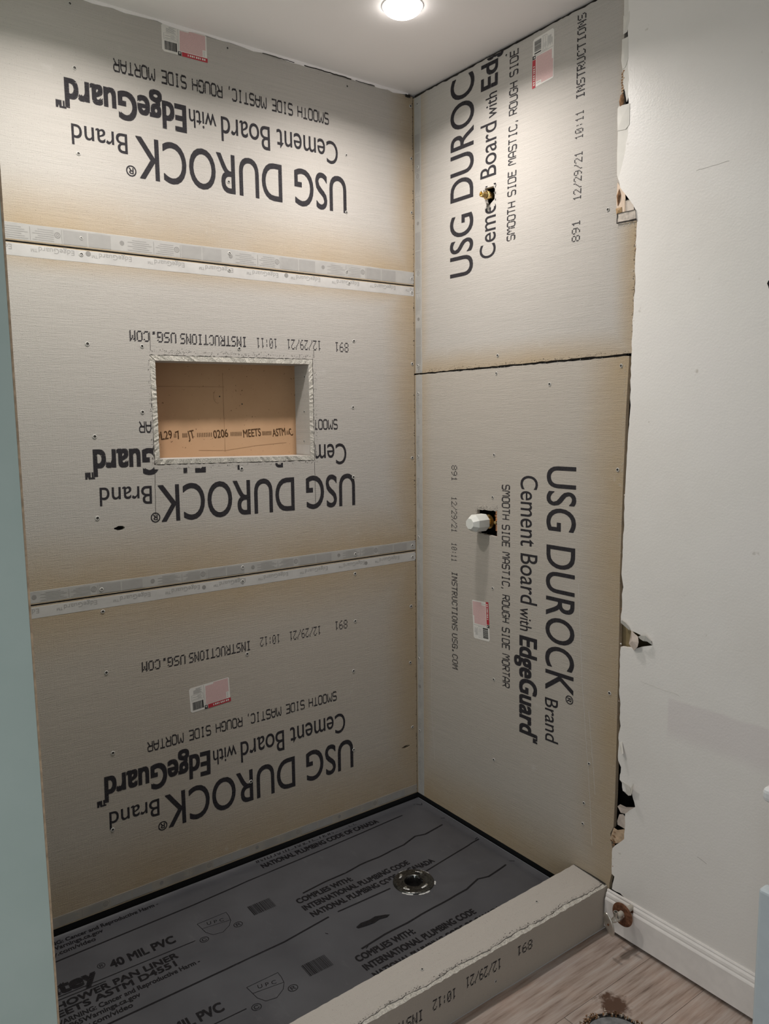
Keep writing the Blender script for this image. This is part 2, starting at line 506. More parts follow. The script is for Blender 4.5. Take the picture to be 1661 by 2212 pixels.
# right wall, torn along the cement board
WEDGE = [(33.3, 95.95), (33.25, 94.37), (33.3, 92.4), (33.35, 90.6), (33.4, 88.5), (33.55, 87.0), (33.5, 85.6), (33.6, 84.5), (33.62, 82.7), (33.62, 82.0), (33.3, 80.2),
         (32.95, 78.9), (32.6, 77.9), (32.84, 77.03), (33.41, 76.33), (33.9, 75.7), (34.45, 75.0), (34.72, 74.5), (34.95, 73.38), (34.86, 71.5), (34.9, 67.1), (34.75, 63.5),
         (34.72, 60.5), (34.7, 57.6), (34.76, 55.05), (34.62, 53.0), (34.56, 51.07), (34.47, 49.0), (34.41, 46.94), (34.36, 44), (34.42, 43.2), (34.3, 41.38), (34.28, 39.5), (34.24, 38.04),
         (34.51, 36.71), (34.36, 35.9), (34.42, 34.61), (34.3, 33.6), (34.32, 32.8),
         (35.27, 32.75), (35.57, 32.27), (36.81, 32.06), (37.6, 31.95), (38.15, 31.7), (38.2, 31.3), (37.4, 31.0), (36.14, 30.45), (34.4, 30.27),
         (34.3, 28.77), (34.36, 27.2), (34.34, 25.53), (34.55, 24), (34.5, 22.45), (34.64, 21.62), (34.43, 20.67), (34.48, 19.7), (34.43, 18.8), (34.47, 17.67), (34.85, 17.07), (34.71, 15.62),
         (35.02, 15.42), (35.16, 14.53), (36.3, 14.68), (36.75, 13.38), (36.5, 13.1), (35.54, 12.12), (35.56, 10.53), (35.5, 9.2), (34.88, 8.48), (34.03, 7.45), (33.98, 6.07), (34.03, 4.46),
         (34.38, 4.31), (34.1, 2.7), (35.2, 2.75), (36.4, 2.3), (37.2, 2.2), (37.5, -2.0)]
wo = []
for k in range(len(WEDGE) - 1):
    wo += rag(WEDGE[k], WEDGE[k + 1], 0.45, 0.05)
wo += [WEDGE[-1], (104, -2.1), (104, 96.0)]
hole = [(36.45, 31.55), (36.9, 31.75), (37.5, 31.45), (37.9, 31.3)]
wall_right = plate('wall_right', wo, [], 0.5 * IN, WALL, None, top=0.0014)
wall_right.matrix_world = RB.to_4x4(); tag(wall_right, kind='structure')

def flap(pts, lift, mat, parent, name='torn_paper', th=0.0009, curl=None):
    """a torn scrap: polygon (u, v, lift in inches) fan with thickness"""
    P = [Vector((p[0] * IN, p[1] * IN, (p[2] if len(p) > 2 else lift) * IN)) for p in pts]
    c = sum(P, Vector()) / len(P)
    if curl: c.z += curl * IN
    n = len(P)
    v = P + [c] + [p - Vector((0, 0, th)) for p in P] + [c - Vector((0, 0, th))]
    f = [(k, (k + 1) % n, n) for k in range(n)] + [(n + 1 + (k + 1) % n, n + 1 + k, 2 * n + 1) for k in range(n)]
    f += [((k + 1) % n, k, n + 1 + k, n + 1 + (k + 1) % n) for k in range(n)]
    return new_mesh(name, v, f, mat, parent)

WR = wall_right
# chipped paint strips beside the upper board
flap([(32.72, 93.0), (33.5, 93.3), (33.5, 92.3), (33.2, 91.4), (32.75, 91.3)], .05, PAINTCHIP, WR, 'paint_chip', curl=.05)
flap([(32.73, 95.7), (33.6, 95.8), (33.6, 93.1), (33.2, 92.4), (32.78, 93.1)], .035, PAINTCHIP, WR, 'paint_chip')
flap([(32.62, 90.9), (33.6, 90.95), (33.6, 85.5), (33.35, 84.9), (33.1, 86.0), (32.85, 86.6), (32.72, 87.6), (32.8, 88.6), (32.62, 89.4)], .035, PAINTCHIP, WR, 'paint_chip')
flap([(32.72, 90.6), (33.37, 90.72), (33.42, 88.9), (33.1, 88.2), (32.78, 88.1), (32.6, 89.0)], .07, PAINTCHIP, WR, 'paint_chip', curl=.06)
flap([(32.33, 84.6), (32.5, 84.8), (33.75, 84.66), (33.76, 82.7), (33.32, 82.37), (32.39, 82.5), (32.33, 83.6)], .09, PAINTCHIP, WR, 'paint_chip', curl=.05)
flap([(32.39, 82.6), (33.75, 82.6), (33.72, 81.8), (33.4, 80.2), (33.0, 79.0), (32.6, 77.8), (32.42, 78.3), (32.36, 80.5)], .04, PAINTCHIP, WR, 'paint_chip')
flap([(32.5, 85.2), (32.65, 85.75), (32.95, 85.85), (33.1, 85.3), (33.0, 84.8), (32.6, 84.7)], .10, BROWNBIT, WR, 'torn_paper', curl=.18)
for k in range(16):
    y = 85.9 + k * .13; x0 = 32.72 + random.uniform(-.08, .12)
    flap([(x0, y), (x0 + random.uniform(.1, .28), y + .04), (x0 + .15, y + .16), (x0 - .02, y + .13)], .055, BROWNBIT if k % 2 else TANPAPER, WR, 'paper_fibre', th=.0004)
flap([(32.5, 77.6), (32.84, 77.1), (33.45, 76.35), (33.6, 74.55), (32.5, 74.6), (32.42, 76.0)], .03, simple('gypsum_pink', (.70, .55, .43), .9, var=.1), WR, 'torn_paper')
flap([(32.45, 76.3), (32.75, 76.9), (32.95, 76.3), (32.8, 75.6), (32.62, 75.3)], .08, BROWNBIT, WR, 'torn_paper', curl=.2)
flap([(32.4, 75.1), (33.1, 75.1), (33.15, 74.6), (32.5, 74.5)], .07, simple('glue_brown', (.36, .23, .11), .7), WR, 'torn_paper', curl=.1)
flap([(33.54, 75.6), (34.0, 75.6), (34.5, 74.95), (34.55, 74.5), (33.57, 74.5)], .045, simple('gypsum_beige', (.62, .54, .47), .9), WR, 'torn_paper')
blk = plate('gypsum_block', rag((32.68, 73.72), (34.82, 73.66), .4, .03) + rag((34.82, 73.66), (34.7, 74.5), .4, .03) + rag((34.7, 74.5), (32.66, 74.5), .4, .03) + [(32.66, 74.5)], [], .012, simple('block_grey', (.50, .44, .385), .9, var=.3, nscale=90, bmp=.4), WR, top=.0022)
crk = MB()
for a, b_, w in (((32.6, 73.62), (34.95, 73.5), .12), ((32.62, 73.6), (32.64, 74.55), .10), ((32.64, 74.52), (34.75, 74.52), .06), ((34.78, 74.5), (34.9, 73.55), .06), ((33.56, 75.6), (33.56, 74.52), .05), ((33.5, 75.66), (34.0, 75.62), .05)):
    crk.ribbon([tuple(q * IN for q in p) for p in rag(a, b_, .25, .03) + [b_]], w * IN, .0034)
crk.build('crack_line', CRACK, WR)
# torn paper lower down
flap([(34.29, 32.85, .05), (34.6, 33.25, .3), (35.1, 33.1, .35), (35.55, 32.6, .2), (35.4, 32.25, .05)], 0, PAINTCHIP, WR)
flap([(35.62, 32.4, .02), (36.0, 32.2, .25), (36.75, 31.95, .45), (36.9, 31.4, .55), (36.75, 30.9, .5), (36.2, 30.35, .25), (35.6, 30.45, -.1), (35.1, 30.68, -.35), (35.3, 31.5, -.3)], 0, PAPER, WR, curl=.25)
flap([(36.75, 31.95, .4), (37.1, 32.2, .55), (37.75, 32.32, .6), (38.2, 31.8, .3), (38.22, 31.35, .1), (37.85, 31.65, .25), (37.3, 31.62, .35), (36.9, 31.75, .35)], 0, PAINTCHIP, WR, curl=.08)
flap([(34.5, 19.75, .03), (34.95, 19.95, .12), (35.43, 18.95, .5), (35.22, 18.75, .5), (34.85, 18.95, .2)], 0, PAINTCHIP, WR)
flap([(34.75, 15.6, .05), (35.4, 15.55, .12), (36.0, 15.5, .25), (36.3, 15.0, .3), (36.33, 14.55, .25), (35.9, 14.3, .1), (35.1, 14.45, -.1), (35.1, 15.2, -.1)], 0, PAINTCHIP, WR)
flap([(36.2, 15.3, .15), (36.9, 16.2, .75), (36.85, 15.5, .75), (36.4, 14.6, .35)], 0, PAINTCHIP, WR)
flap([(34.57, 12.55, .1), (35.0, 13.0, .25), (35.7, 12.95, .2), (36.7, 13.3, .05), (36.2, 12.6, .0), (35.55, 12.05, .0), (35.0, 12.0, .1)], 0, PAPER, WR)
flap([(34.5, 10.8, .0), (34.9, 11.8, .2), (35.3, 11.95, .1), (35.55, 11.6, .0), (35.52, 10.3, -.05), (34.5, 10.35, -.1)], 0, PAPER, WR)
flap([(34.11, 9.85), (34.6, 9.8), (35.5, 10.3), (35.52, 9.2), (35.2, 8.7), (34.4, 8.16), (33.66, 8.36)], .03, TANPAPER, WR)
for k in range(14):
    x0, y0 = 33.7 + random.random() * .6, 7.8 + random.random() * 1.6
    flap([(x0, y0), (x0 + .25, y0 + .03), (x0 + .2, y0 + .12), (x0 - .05, y0 + .08)], .06, BROWNBIT, WR, 'paper_fibre', th=.0005)
for k in range(26):                                         # crumbs along the edge
    y0 = random.choice([random.uniform(20, 31), random.uniform(33, 47), random.uniform(3, 7), random.uniform(62, 73)])
    x0 = 34.3 + (0 if y0 < 60 else .5) - (0.25 if y0 < 8 else 0)
    s = random.uniform(.06, .16)
    flap([(x0, y0), (x0 + s * 1.4, y0 + s * .3), (x0 + s, y0 + s * 1.6), (x0 - s * .3, y0 + s)], .03, random.choice([PAINTCHIP, PAPER, BROWNBIT]), WR, 'paper_fibre', th=.0006, curl=.05)
dk = MB()                                                   # hairline scratches and the scuffed hole at the frame's edge
dk.ribbon([tuple(q * IN for q in p) for p in rag((41.17, 76.58), (44.71, 76.64), .3, .03)], .035 * IN, .00165)
dk.ribbon([tuple(q * IN for q in p) for p in rag((44.0, 11.2), (45.3, 10.9), .3, .03)], .04 * IN, .00165)
dk.build('scratch', simple('scratch_grey', (.40, .375, .35), .9), WR)
dl = MB(); dl.ribbon([tuple(q * IN for q in p) for p in rag((36.98, 27.18), (41.67, 26.96), .35, .05)], .05 * IN, .0019)
dl.build('scratch', PAINTCHIP, WR)
an = empty('wall_anchor', Vector((0, -48.75 * IN, 65.55 * IN)), RB)
tag(an, 'dark broken anchor hole in the white wall at the right frame edge', 'anchor')
r_ = [(0.42 * (1 + random.uniform(-.25, .2)) * math.cos(k * .5), 0.55 * (1 + random.uniform(-.25, .2)) * math.sin(k * .5)) for k in range(12)]
plate('hole', r_, [], .0006, BLACK, an, top=.0022)
a_ = MB(); a_.lathe([(0.0, .0045), (.0035, .0045), (.0045, .003), (.005, .0015)], 'z', 12, (.001, .001, 0)); a_.build('plug', SCREW, an)

# floor planks
floor = empty('floor', (0, 0, -2.15 * IN)); tag(floor, kind='structure')
sub = MB(); sub.box(-100 * IN, 4 * IN, -120 * IN, -34.2 * IN, -.9 * IN, -.16 * IN); sub.build('subfloor', BLACK, floor)
pm = {}
FLC = (-12.3, -44.2, 3.35)
y = -33.46; row = 0
while y > -118:
    w = 5.96
    xs = [-100, -64 + (row * 19) % 31, -30 + (row * 19) % 31, .02] if row % 2 == 0 else [-100, -52, -16 + row * 2 % 9, .02]
    xs = sorted(xs)
    for a, b_ in zip(xs[:-1], xs[1:]):
        if b_ - a < 1: continue
        o = [(a + .03, y - w), (b_ - .03, y - w), (b_ - .03, y), (a + .03, y)]
        cx, cy, cr = FLC
        if a < cx + cr and b_ > cx - cr and y > cy - cr and y - w < cy + cr:
            # notch the round hole out of the plank
            n = 40; circ = [(cx + cr * (1 + random.uniform(-.02, .02)) * math.cos(2 * math.pi * k / n), cy + cr * math.sin(2 * math.pi * k / n)) for k in range(n)]
            inside = [p for p in circ if y - w < p[1] < y and a < p[0] < b_]
            V = [Vector((p[0], p[1])) for p in o] + [Vector(p) for p in circ]
            E = [(k, (k + 1) % 4) for k in range(4)] + [(4 + k, 4 + (k + 1) % n) for k in range(n)]
            vo, eo, fo, *_ = delaunay_2d_cdt(V, E, [], 0, 1e-6)
            vv, ff = [(q.x * IN, q.y * IN, 0) for q in vo], []
            for f in fo:
                c = sum((vo[k] for k in f), Vector((0, 0))) / len(f)
                if (c.x - cx) ** 2 + (c.y - cy) ** 2 > cr * cr * .985 and o[0][0] < c.x < o[1][0] and y - w < c.y < y:
                    ff.append(tuple(f))
            me = new_mesh('floor_plank', vv, ff, PLANK, floor)
            sol = me.modifiers.new('t', 'SOLIDIFY'); sol.thickness = .003; sol.offset = -1
        else:
            b2 = MB(); b2.box((a + .03) * IN, (b_ - .03) * IN, (y - w) * IN, y * IN, -.004, random.uniform(-.0003, .0002)); b2.build('floor_plank', PLANK, floor)
    y -= 6.0; row += 1

# baseboard of the right wall
bb = MB()
prof = [(0.0, 2.55), (.12, 2.55), (.2, 2.42), (.2, 2.3), (.34, 2.12), (.40, 1.9), (.40, 1.75), (.5, 1.62), (.56, 1.5), (.56, -1.66), (0.0, -1.66)]
L0, L1 = 33.62, 104
n = len(prof)
bv = [(L0 * IN, p[1] * IN, p[0] * IN) for p in prof] + [(L1 * IN, p[1] * IN, p[0] * IN) for p in prof]
bf = [(k, (k + 1) % n, n + (k + 1) % n, n + k) for k in range(n)] + [tuple(range(n - 1, -1, -1)), tuple(range(n, 2 * n))]
base_r = new_mesh('baseboard_right', bv, bf, WHITEPAINT); base_r.matrix_world = Matrix.Translation((-.0016, 0, 0)) @ RB.to_4x4()
tag(base_r, kind='structure')
gp = MB(); gp.box(33.7 * IN, 104 * IN, -2.14 * IN, -1.68 * IN, -.3 * IN, -.02 * IN); gp.build('shadow_gap', BLACK, base_r)

# ------------------------------------------------------------------ lettering
def text_geo(body, d=0.0):
    c = bpy.data.curves.new('t', 'FONT'); c.body = body; c.resolution_u = 5
    o = bpy.data.objects.new('t', c); COL.objects.link(o)
    me = bpy.data.meshes.new_from_object(o)
    v = [(p.co.x, p.co.y) for p in me.vertices]; f = [tuple(p.vertices) for p in me.polygons]
    bpy.data.objects.remove(o); bpy.data.curves.remove(c); bpy.data.meshes.remove(me)
    return v, f
_capv, _ = text_geo('H')
CAPH = max(p[1] for p in _capv) - min(p[1] for p in _capv)

def place(V, F, x0, x1, cap, p0, p1, h, lift, bold=0.0):
    """map glyph geometry onto the line p0->p1 (inches) with capital height h (inches)"""
    a, b_ = Vector(p0), Vector(p1)
    d = b_ - a; Ln = d.length; d.normalize(); q = Vector((-d.y, d.x))
    vs, fs = [], []
    offs = [(0, 0)] if bold == 0 else [(0, 0), (bold, bold), (-bold, bold), (bold, -bold), (-bold, -bold)]
    for k, (ox, oy) in enumerate(offs):
        n = len(vs)
        for X, Y in V:
            s = (X - x0) / (x1 - x0) * Ln + ox; t = Y / cap * h + oy
            p = a + d * s + q * t
            vs.append((p.x * IN, p.y * IN, lift + k * 2e-6))
        fs += [tuple(n + i for i in f) for f in F]
    return vs, fs

def clip(vs, fs, box, keep_inside):
    """cut a flat mesh by an axis-aligned box (inches) and keep one side"""
    bm = bmesh.new()
    bv_ = [bm.verts.new(v) for v in vs]
    for f in fs:
        try: bm.faces.new([bv_[k] for k in f])
        except ValueError: pass
    u0, u1, v0, v1 = [q * IN for q in box]
    for co, no in (((u0, 0, 0), (1, 0, 0)), ((u1, 0, 0), (1, 0, 0)), ((0, v0, 0), (0, 1, 0)), ((0, v1, 0), (0, 1, 0))):
        bmesh.ops.bisect_plane(bm, geom=bm.verts[:] + bm.edges[:] + bm.faces[:], plane_co=co, plane_no=no, dist=1e-8)
    kill = []
    for f in bm.faces:
        c = f.calc_center_median()
        ins = u0 < c.x < u1 and v0 < c.y < v1
        if ins != keep_inside: kill.append(f)
    bmesh.ops.delete(bm, geom=kill, context='FACES')
    bm.verts.index_update()
    v2 = [tuple(v.co) for v in bm.verts]; f2 = [tuple(v.index for v in f.verts) for f in bm.faces]
    bm.free()
    return v2, f2

def letter(parent, body, p0, p1, h, mat=None, bold=0.0, lift=0.0003, name='printed_lettering', clips=()):
    V, F = text_geo(body)
    x0, x1 = min(p[0] for p in V), max(p[0] for p in V)
    vs, fs = place(V, F, x0, x1, CAPH, p0, p1, h, lift, bold)
    for bx, ins in clips: vs, fs = clip(vs, fs, bx, ins)
    if not fs: return None
    return new_mesh(name, vs, fs, mat or INK, parent)

# single-stroke square letters of the small line
ST = {'S': [[(1, .88), (.85, 1), (.15, 1), (0, .88), (0, .62), (.15, .53), (.85, .5), (1, .4), (1, .12), (.85, 0), (.15, 0), (0, .12)]],
      'M': [[(0, 0), (0, .85), (.12, 1), (.3, .95), (.5, .55), (.7, .95), (.88, 1), (1, .85), (1, 0)]],
      'O': [[(.2, 0), (0, .15), (0, .85), (.2, 1), (.8, 1), (1, .85), (1, .15), (.8, 0), (.2, 0)]],
      'T': [[(0, 1), (1, 1)], [(.5, 1), (.5, 0)]], 'H': [[(0, 1), (0, 0)], [(1, 1), (1, 0)], [(0, .5), (1, .5)]],
      'I': [[(.25, 1), (.75, 1)], [(.5, 1), (.5, 0)], [(.25, 0), (.75, 0)]], 'D': [[(0, 0), (0, 1), (.75, 1), (1, .82), (1, .18), (.75, 0), (0, 0)]],
      'E': [[(1, 1), (0, 1), (0, 0), (1, 0)], [(0, .52), (.85, .52)]], 'A': [[(0, 0), (0, .7), (.25, 1), (.75, 1), (1, .7), (1, 0)], [(0, .4), (1, .4)]],
      'C': [[(1, .85), (.8, 1), (.2, 1), (0, .85), (0, .15), (.2, 0), (.8, 0), (1, .15)]], 'R': [[(0, 0), (0, 1), (.8, 1), (1, .88), (1, .6), (.8, .48), (0, .48)], [(.5, .48), (1, 0)]],
      'U': [[(0, 1), (0, .15), (.2, 0), (.8, 0), (1, .15), (1, 1)]], 'G': [[(1, .85), (.8, 1), (.2, 1), (0, .85), (0, .15), (.2, 0), (.8, 0), (1, .15), (1, .5), (.55, .5)]],
      ',': [[(.5, .15), (.55, .02), (.35, -.18)]], ' ': []}
def stroke(parent, body, p0, p1, h, w=0.17, mat=None, clips=()):
    m = MB(); x = 0.0
    for ch in body:
        wd = {' ': .55, ',': .45, 'M': .95}.get(ch, .82)
        for pl_ in ST[ch]: m.ribbon([(x + a * wd, b_) for a, b_ in pl_], w)
        x += wd + .27
    V = [(a, b_) for a, b_, _ in m.v]
    vs, fs = place(V, m.f, 0, x - .27, 1.0, p0, p1, h, .0003)
    for bx, ins in clips: vs, fs = clip(vs, fs, bx, ins)
    return new_mesh('printed_lettering', vs, fs, mat or INK, parent)

DOT = {'0': '01110100011001110101110011000101110', '1': '00100011000010000100001000010001110', '2': '01110100010000100010001000100011111', '8': '01110100011000101110100011000101110',
       '9': '01110100011000101111000010001001100', '/': '00001000010001000100010001000010000', ':': '00000001000010000000001000010000000', 'I': '01110001000010000100001000010001110',
       'N': '10001110011010110101100111000110001', 'S': '01111100001000001110000010000111110', 'T': '11111001000010000100001000010000100', 'R': '11110100011000111110101001001010001',
       'U': '10001100011000110001100011000101110', 'C': '01110100011000010000100001000101110', 'O': '01110100011000110001100011000101110', 'M': '10001110111010110101100011000110001',
       'G': '01110100011000010111100011000101111', '.': '00000000000000000000000000110001100'}
def dots(parent, body, p0, p1, h, bold=False, mat=None, clips=()):
    m = MB()
    sx, sy = (1.0, .74) if bold else (.98, .8)
    for k, ch in enumerate(body):
        for j, bit in enumerate(DOT[ch]):
            if bit == '1':
                cx, cy = k * 6 + j % 5, 6 - j // 5
                m.quad([(cx - sx / 2, cy - sy / 2, 0), (cx + sx / 2, cy - sy / 2, 0), (cx + sx / 2, cy + sy / 2, 0), (cx - sx / 2, cy + sy / 2, 0)])
                if bold: m.quad([(cx + .1, cy + .15, 0), (cx + .9, cy + .15, 0), (cx + .9, cy + .6, 0), (cx + .1, cy + .6, 0)])
    vs, fs = place([(a, b_) for a, b_, _ in m.v], m.f, -.4, (len(body) - 1) * 6 + 4.4, 6.4, p0, p1, h, .0003)
    for bx, ins in clips: vs, fs = clip(vs, fs, bx, ins)
    return new_mesh('date_print', vs, fs, mat or INK_DOT, parent) if fs else None

# ------------------------------------------------------------------ cement boards
_scr = MB()
_scr.lathe([(.0, -.0006), (.0030, .0001), (.0038, .0012), (.0050, .0014), (.0064, .0002)], 'z', 10)
screw_me = None
def screw(parent, u, v, s=1.0):
    global screw_me
    if screw_me is None:
        me = bpy.data.meshes.new('screw'); me.from_pydata(_scr.v, [], _scr.f)
        me.materials.append(SCREW); me.materials.append(DUST)
        me.polygons.foreach_set('material_index', [0] * 10 + [0] * 10 + [1] * 20)
        screw_me = me
    o = bpy.data.objects.new('screw', screw_me); link(o, parent)
    o.location = (u * IN, v * IN, .0004); o.rotation_euler = (0, 0, random.random() * 6)
    o.scale = (s, s * random.uniform(.8, 1.1), 1)
    return o

def tape(parent, a, b_, along, width, kind, seedx=0.0, sgn=1):
    """edge tape hugging a factory edge. along 'u': edge at v=edge, width signed into the board"""
    (u0, u1), e = a[0], b_
    R = .16
    sg = 1 if width > 0 else -1
    prof = [(e - sg * 0.03, -.22), (e - sg * .03, -.14), (e + sg * .01, -.06), (e + sg * .07, -.01), (e + sg * .14, .012), (e + width * .5, .014), (e + width - sg * .03, .014), (e + width, .001)]
    n = len(prof); v = []
    K = 24
    for k in range(K + 1):
        s = u0 + (u1 - u0) * k / K
        for q, h in prof:
            jit = random.uniform(-.025, .025) if q == prof[-1][0] else 0
            v.append(((s * IN, (q + jit) * IN, h * IN) if along == 'u' else ((q + jit) * IN, s * IN, h * IN)))
    f = []
    for k in range(K):
        for j in range(n - 1):
            q = (k * n + j, k * n + j + 1, (k + 1) * n + j + 1, (k + 1) * n + j)
            f.append(q)
    t = new_mesh('edge_tape', v, f, {'b': TAPE_G, 'w': TAPE, 'd': TAPE_D}[kind], parent)
    return t

def tape_print_words(t, u0, u1, vb, h, pitch, ln, first, d, along='u', mat=None):
    """EdgeGuard repeated along a tape; first word's start, running in direction d"""
    V, F = text_geo('EdgeGuard™')
    x0, x1 = min(p[0] for p in V), max(p[0] for p in V)
    vs, fs = [], []
    s = first
    while (s > u0 + .3 if d < 0 else s < u1 - .3):
        p0, p1 = ((s, vb), (s + d * ln, vb)) if along == 'u' else ((vb, s), (vb, s + d * ln))
        a, b_ = place(V, F, x0, x1, CAPH, p0, p1, h, .0006)
        n = len(vs); vs += a; fs += [tuple(n + k for k in q) for q in b_]
        s += d * pitch
    bx = (u0, u1, vb - 3, vb + 3) if along == 'u' else (vb - 3, vb + 3, u0, u1)
    vs, fs = clip(vs, fs, bx, True)
    return new_mesh('tape_lettering', vs, fs, mat or INK_TAPE_PALE, t)

def tape_print_blocks(t, u0, u1, v0, v1, first, along='u'):
    """instruction panels, ring symbols, rules and grey dots of the printed tape"""
    m = MB(); g = MB(); z = .00062
    def Q(mm, a, b_, c, d):
        a, b_ = max(a, u0), min(b_, u1)
        if b_ <= a: return
        pts = [(a, c), (b_, c), (b_, d), (a, d)]
        if along == 'v': pts = [(p[1], p[0]) for p in pts][::-1]
        mm.quad([(p[0] * IN, p[1] * IN, z) for p in pts])
    hh = v1 - v0
    s = first
    while s > u0 - 12:
        Q(m, s - 2.25, s, v0 + .1, v1 - .12)
        Q(m, s - 4.7, s - 2.4, v0 + .1, v1 - .12)
        for k in range(6):
            Q(m, s - 7.6 + (k % 3) * .25, s - 5.6, v0 + .2 + k * hh * .13, v0 + .28 + k * hh * .13)
            Q(m, s - 10.6 + (k % 2) * .5, s - 8.0 - (k % 3) * .3, v0 + .2 + k * hh * .13, v0 + .28 + k * hh * .13)
        Q(g, s - 7.82, s - 7.78, v0 + .12, v1 - .15); Q(g, s - 4.86, s - 4.82, v0 + .12, v1 - .15)
        for cx, rr, ri in ((s - 5.25, .3, .22), (s - 5.25, .14, .08), (s - 11.2, .24, 0)):
            if u0 + .4 < cx < u1 - .4:
                c0 = v0 + hh * .55
                pts = [(cx + rr * math.cos(k * math.pi / 8), c0 + rr * math.sin(k * math.pi / 8)) for k in range(16)]
                pin = [(cx + ri * math.cos(k * math.pi / 8), c0 + ri * math.sin(k * math.pi / 8)) for k in range(16)]
                sw = (lambda p: p) if along == 'u' else (lambda p: (p[1], p[0]))
                for k in range(16):
                    q = [sw(pts[k]), sw(pts[(k + 1) % 16]), sw(pin[(k + 1) % 16]), sw(pin[k])] if ri else [sw(pts[k]), sw(pts[(k + 1) % 16]), sw((cx, c0))]
                    if along == 'v': q = q[::-1]
                    g.quad([(p[0] * IN, p[1] * IN, z) for p in q])
        s -= 12.35
    if m.v: m.build('printed_panel', INK_TAPE_PALE, t)
    if g.v: g.build('printed_symbol', INK_TAPE, t)

def sticker(parent, c, du, dv, w, h):
    """price sticker: white paper, pink text block, red band, barcode. c: corner where barcode end meets red-band side;
    du: direction from the barcode end to the other end, dv: direction away from the red band (2D unit vectors)"""
    du, dv, c = Vector(du), Vector(dv), Vector(c)
    flip = du.x * dv.y - du.y * dv.x < 0
    def P(a, b_, z):
        p = c + du * a * w + dv * b_ * h
        return (p.x * IN, p.y * IN, z)
    def poly(mm, pts, z):
        q = [P(a, b_, z) for a, b_ in pts]
        mm.quad(q[::-1] if flip else q)
    r = .04
    base = MB()
    ol = [(r, 0), (1 - r, 0), (1, r * 1.6), (1, 1 - r), (1 - r * .5, 1), (r, 1), (0, 1 - r * 1.6), (0, r * 1.6)]
    poly(base, ol, .0004)
    n = len(ol)
    s = base.build('sticker', STICK_W, parent)
    R = lambda a0, a1, b0, b1: [(a0, b0), (a1, b0), (a1, b1), (a0, b1)]
    pk = MB(); poly(pk, [(.385, .17), (.90, .17), (.90, .42), (.97, .42), (.97, .97), (.60, .97), (.60, .91), (.40, .91)], .0006); pk.build('pink_panel', STICK_P, s)
    rd = MB(); poly(rd, R(.43, 1.01, -.015, .145), .0006); rd.build('red_band', STICK_R, s)
    wl = MB()
    for k in range(9): poly(wl, R(.56 + k * .046, .585 + k * .046 + (.006 if k % 3 else -.006), .035, .105), .0008)
    wl.build('band_lettering', STICK_W, s)
    bk = MB(); poly(bk, R(.345, .42, -.01, .14), .0006); bk.build('black_square', STICK_K, s)
    tr = MB(); poly(tr, [(.362, .11), (.405, .11), (.383, .03)], .0008); tr.build('arrow', STICK_W, s)
    br = MB(); a = .06
    for k in range(17):
        wd = random.choice([.006, .009, .013]); poly(br, R(a, a + wd, .08, .40), .0006); a += wd + random.choice([.004, .006])
    poly(br, R(.30, .325, .08, .40), .0006)
    br.build('barcode', STICK_K, s)
    tx = MB()
    for k in range(7):
        poly(tx, R(.10 + (.06 if k > 4 else 0), .31 - (k % 3) * .02, .72 + k * .033, .735 + k * .033), .0006)
    for k in range(4):
        poly(tx, R(.07 + (k % 2) * .12, .31 - (k % 2) * .03, .50 + k * .043, .515 + k * .043), .0006)
    for q in (R(.045, .335, .455, .463), R(.045, .335, .675, .683), R(.045, .052, .455, .683), R(.33, .337, .455, .683), R(.355, .362, .15, .97)): poly(tx, q, .0006)
    for k in range(3):
        poly(tx, R(.925, .945, .2 + k * .07, .235 + k * .07), .0006)
    tx.build('printed_lines', STICK_G, s)
    return s

def board_thing(name_label, outline, holes, rot, mat, name='cement_board'):
    o = plate(name, outline, holes, .5 * IN, mat)
    o.matrix_world = rot.to_4x4()
    tag(o, name_label, 'cement board', 'cement boards lining the shower')
    return o

# ---- back wall, three boards (u = x, v = z, inches)
UL = -57.7
at_out = [(UL, 72.0), (-.13, 71.98)] + rag((-.13, 71.98), (-.13, 95.8), 2.0, .03) + rag((-.13, 95.8), (UL, 95.8), .8, .06) + [(UL, 95.8)]
AT = board_thing('topmost cement board of the back wall, reaching the ceiling, upside-down lettering', at_out, [], RA, board_mat('board_top', UL, -.1, 72, 120, {'b': 8, 'r': 5}, 0))
NO = [(-36.77, 49.62), (-16.18, 49.2), (-16.14, 61.72), (-36.72, 61.55)]
nh = []
for k in range(4): nh += rag(NO[k], NO[(k + 1) % 4], .25, .05)
def blob(cx, cy, a, b_, n=14):
    pts = []
    for k in range(n):
        t = 2 * math.pi * k / n
        r = 1.0 if math.cos(t) > -.3 else 1.0 - .45 * abs(math.sin(t))
        pts.append((cx + a * math.cos(t), cy + b_ * math.sin(t) * r))
    return pts
am_out = [(UL, 36.03), (-.13, 36.03)] + rag((-.13, 36.03), (-.13, 71.8), 2.0, .03) + [(-.13, 71.8), (UL, 71.8)]
AM = board_thing('middle cement board of the back wall with the rectangular niche cut out', am_out, [nh, blob(-40.94, 43.02, .6, .25)], RA, board_mat('board_middle', UL, -.1, 36, 71.8, {'b': 9, 't': 3.5, 'r': 6}, 3.1))
ab_out = [(UL, .28), (-.13, .28)] + rag((-.13, .28), (-.13, 35.83), 2.0, .03) + [(-.13, 35.83), (UL, 35.83)]
AB = board_thing('lowest cement board of the back wall, standing on the grey pan liner', ab_out, [blob(-2.1, 7.75, .75, .2)], RA, board_mat('board_bottom', UL, -.1, .3, 35.8, {'b': 10, 't': 8, 'r': 7}, 6.7, .28))
hb = MB(); hb.box(-41.8 * IN, -40.1 * IN, 42.5 * IN, 43.6 * IN, -1.0 * IN, -.5 * IN); hb.build('hole_backing', BLACK, AM)
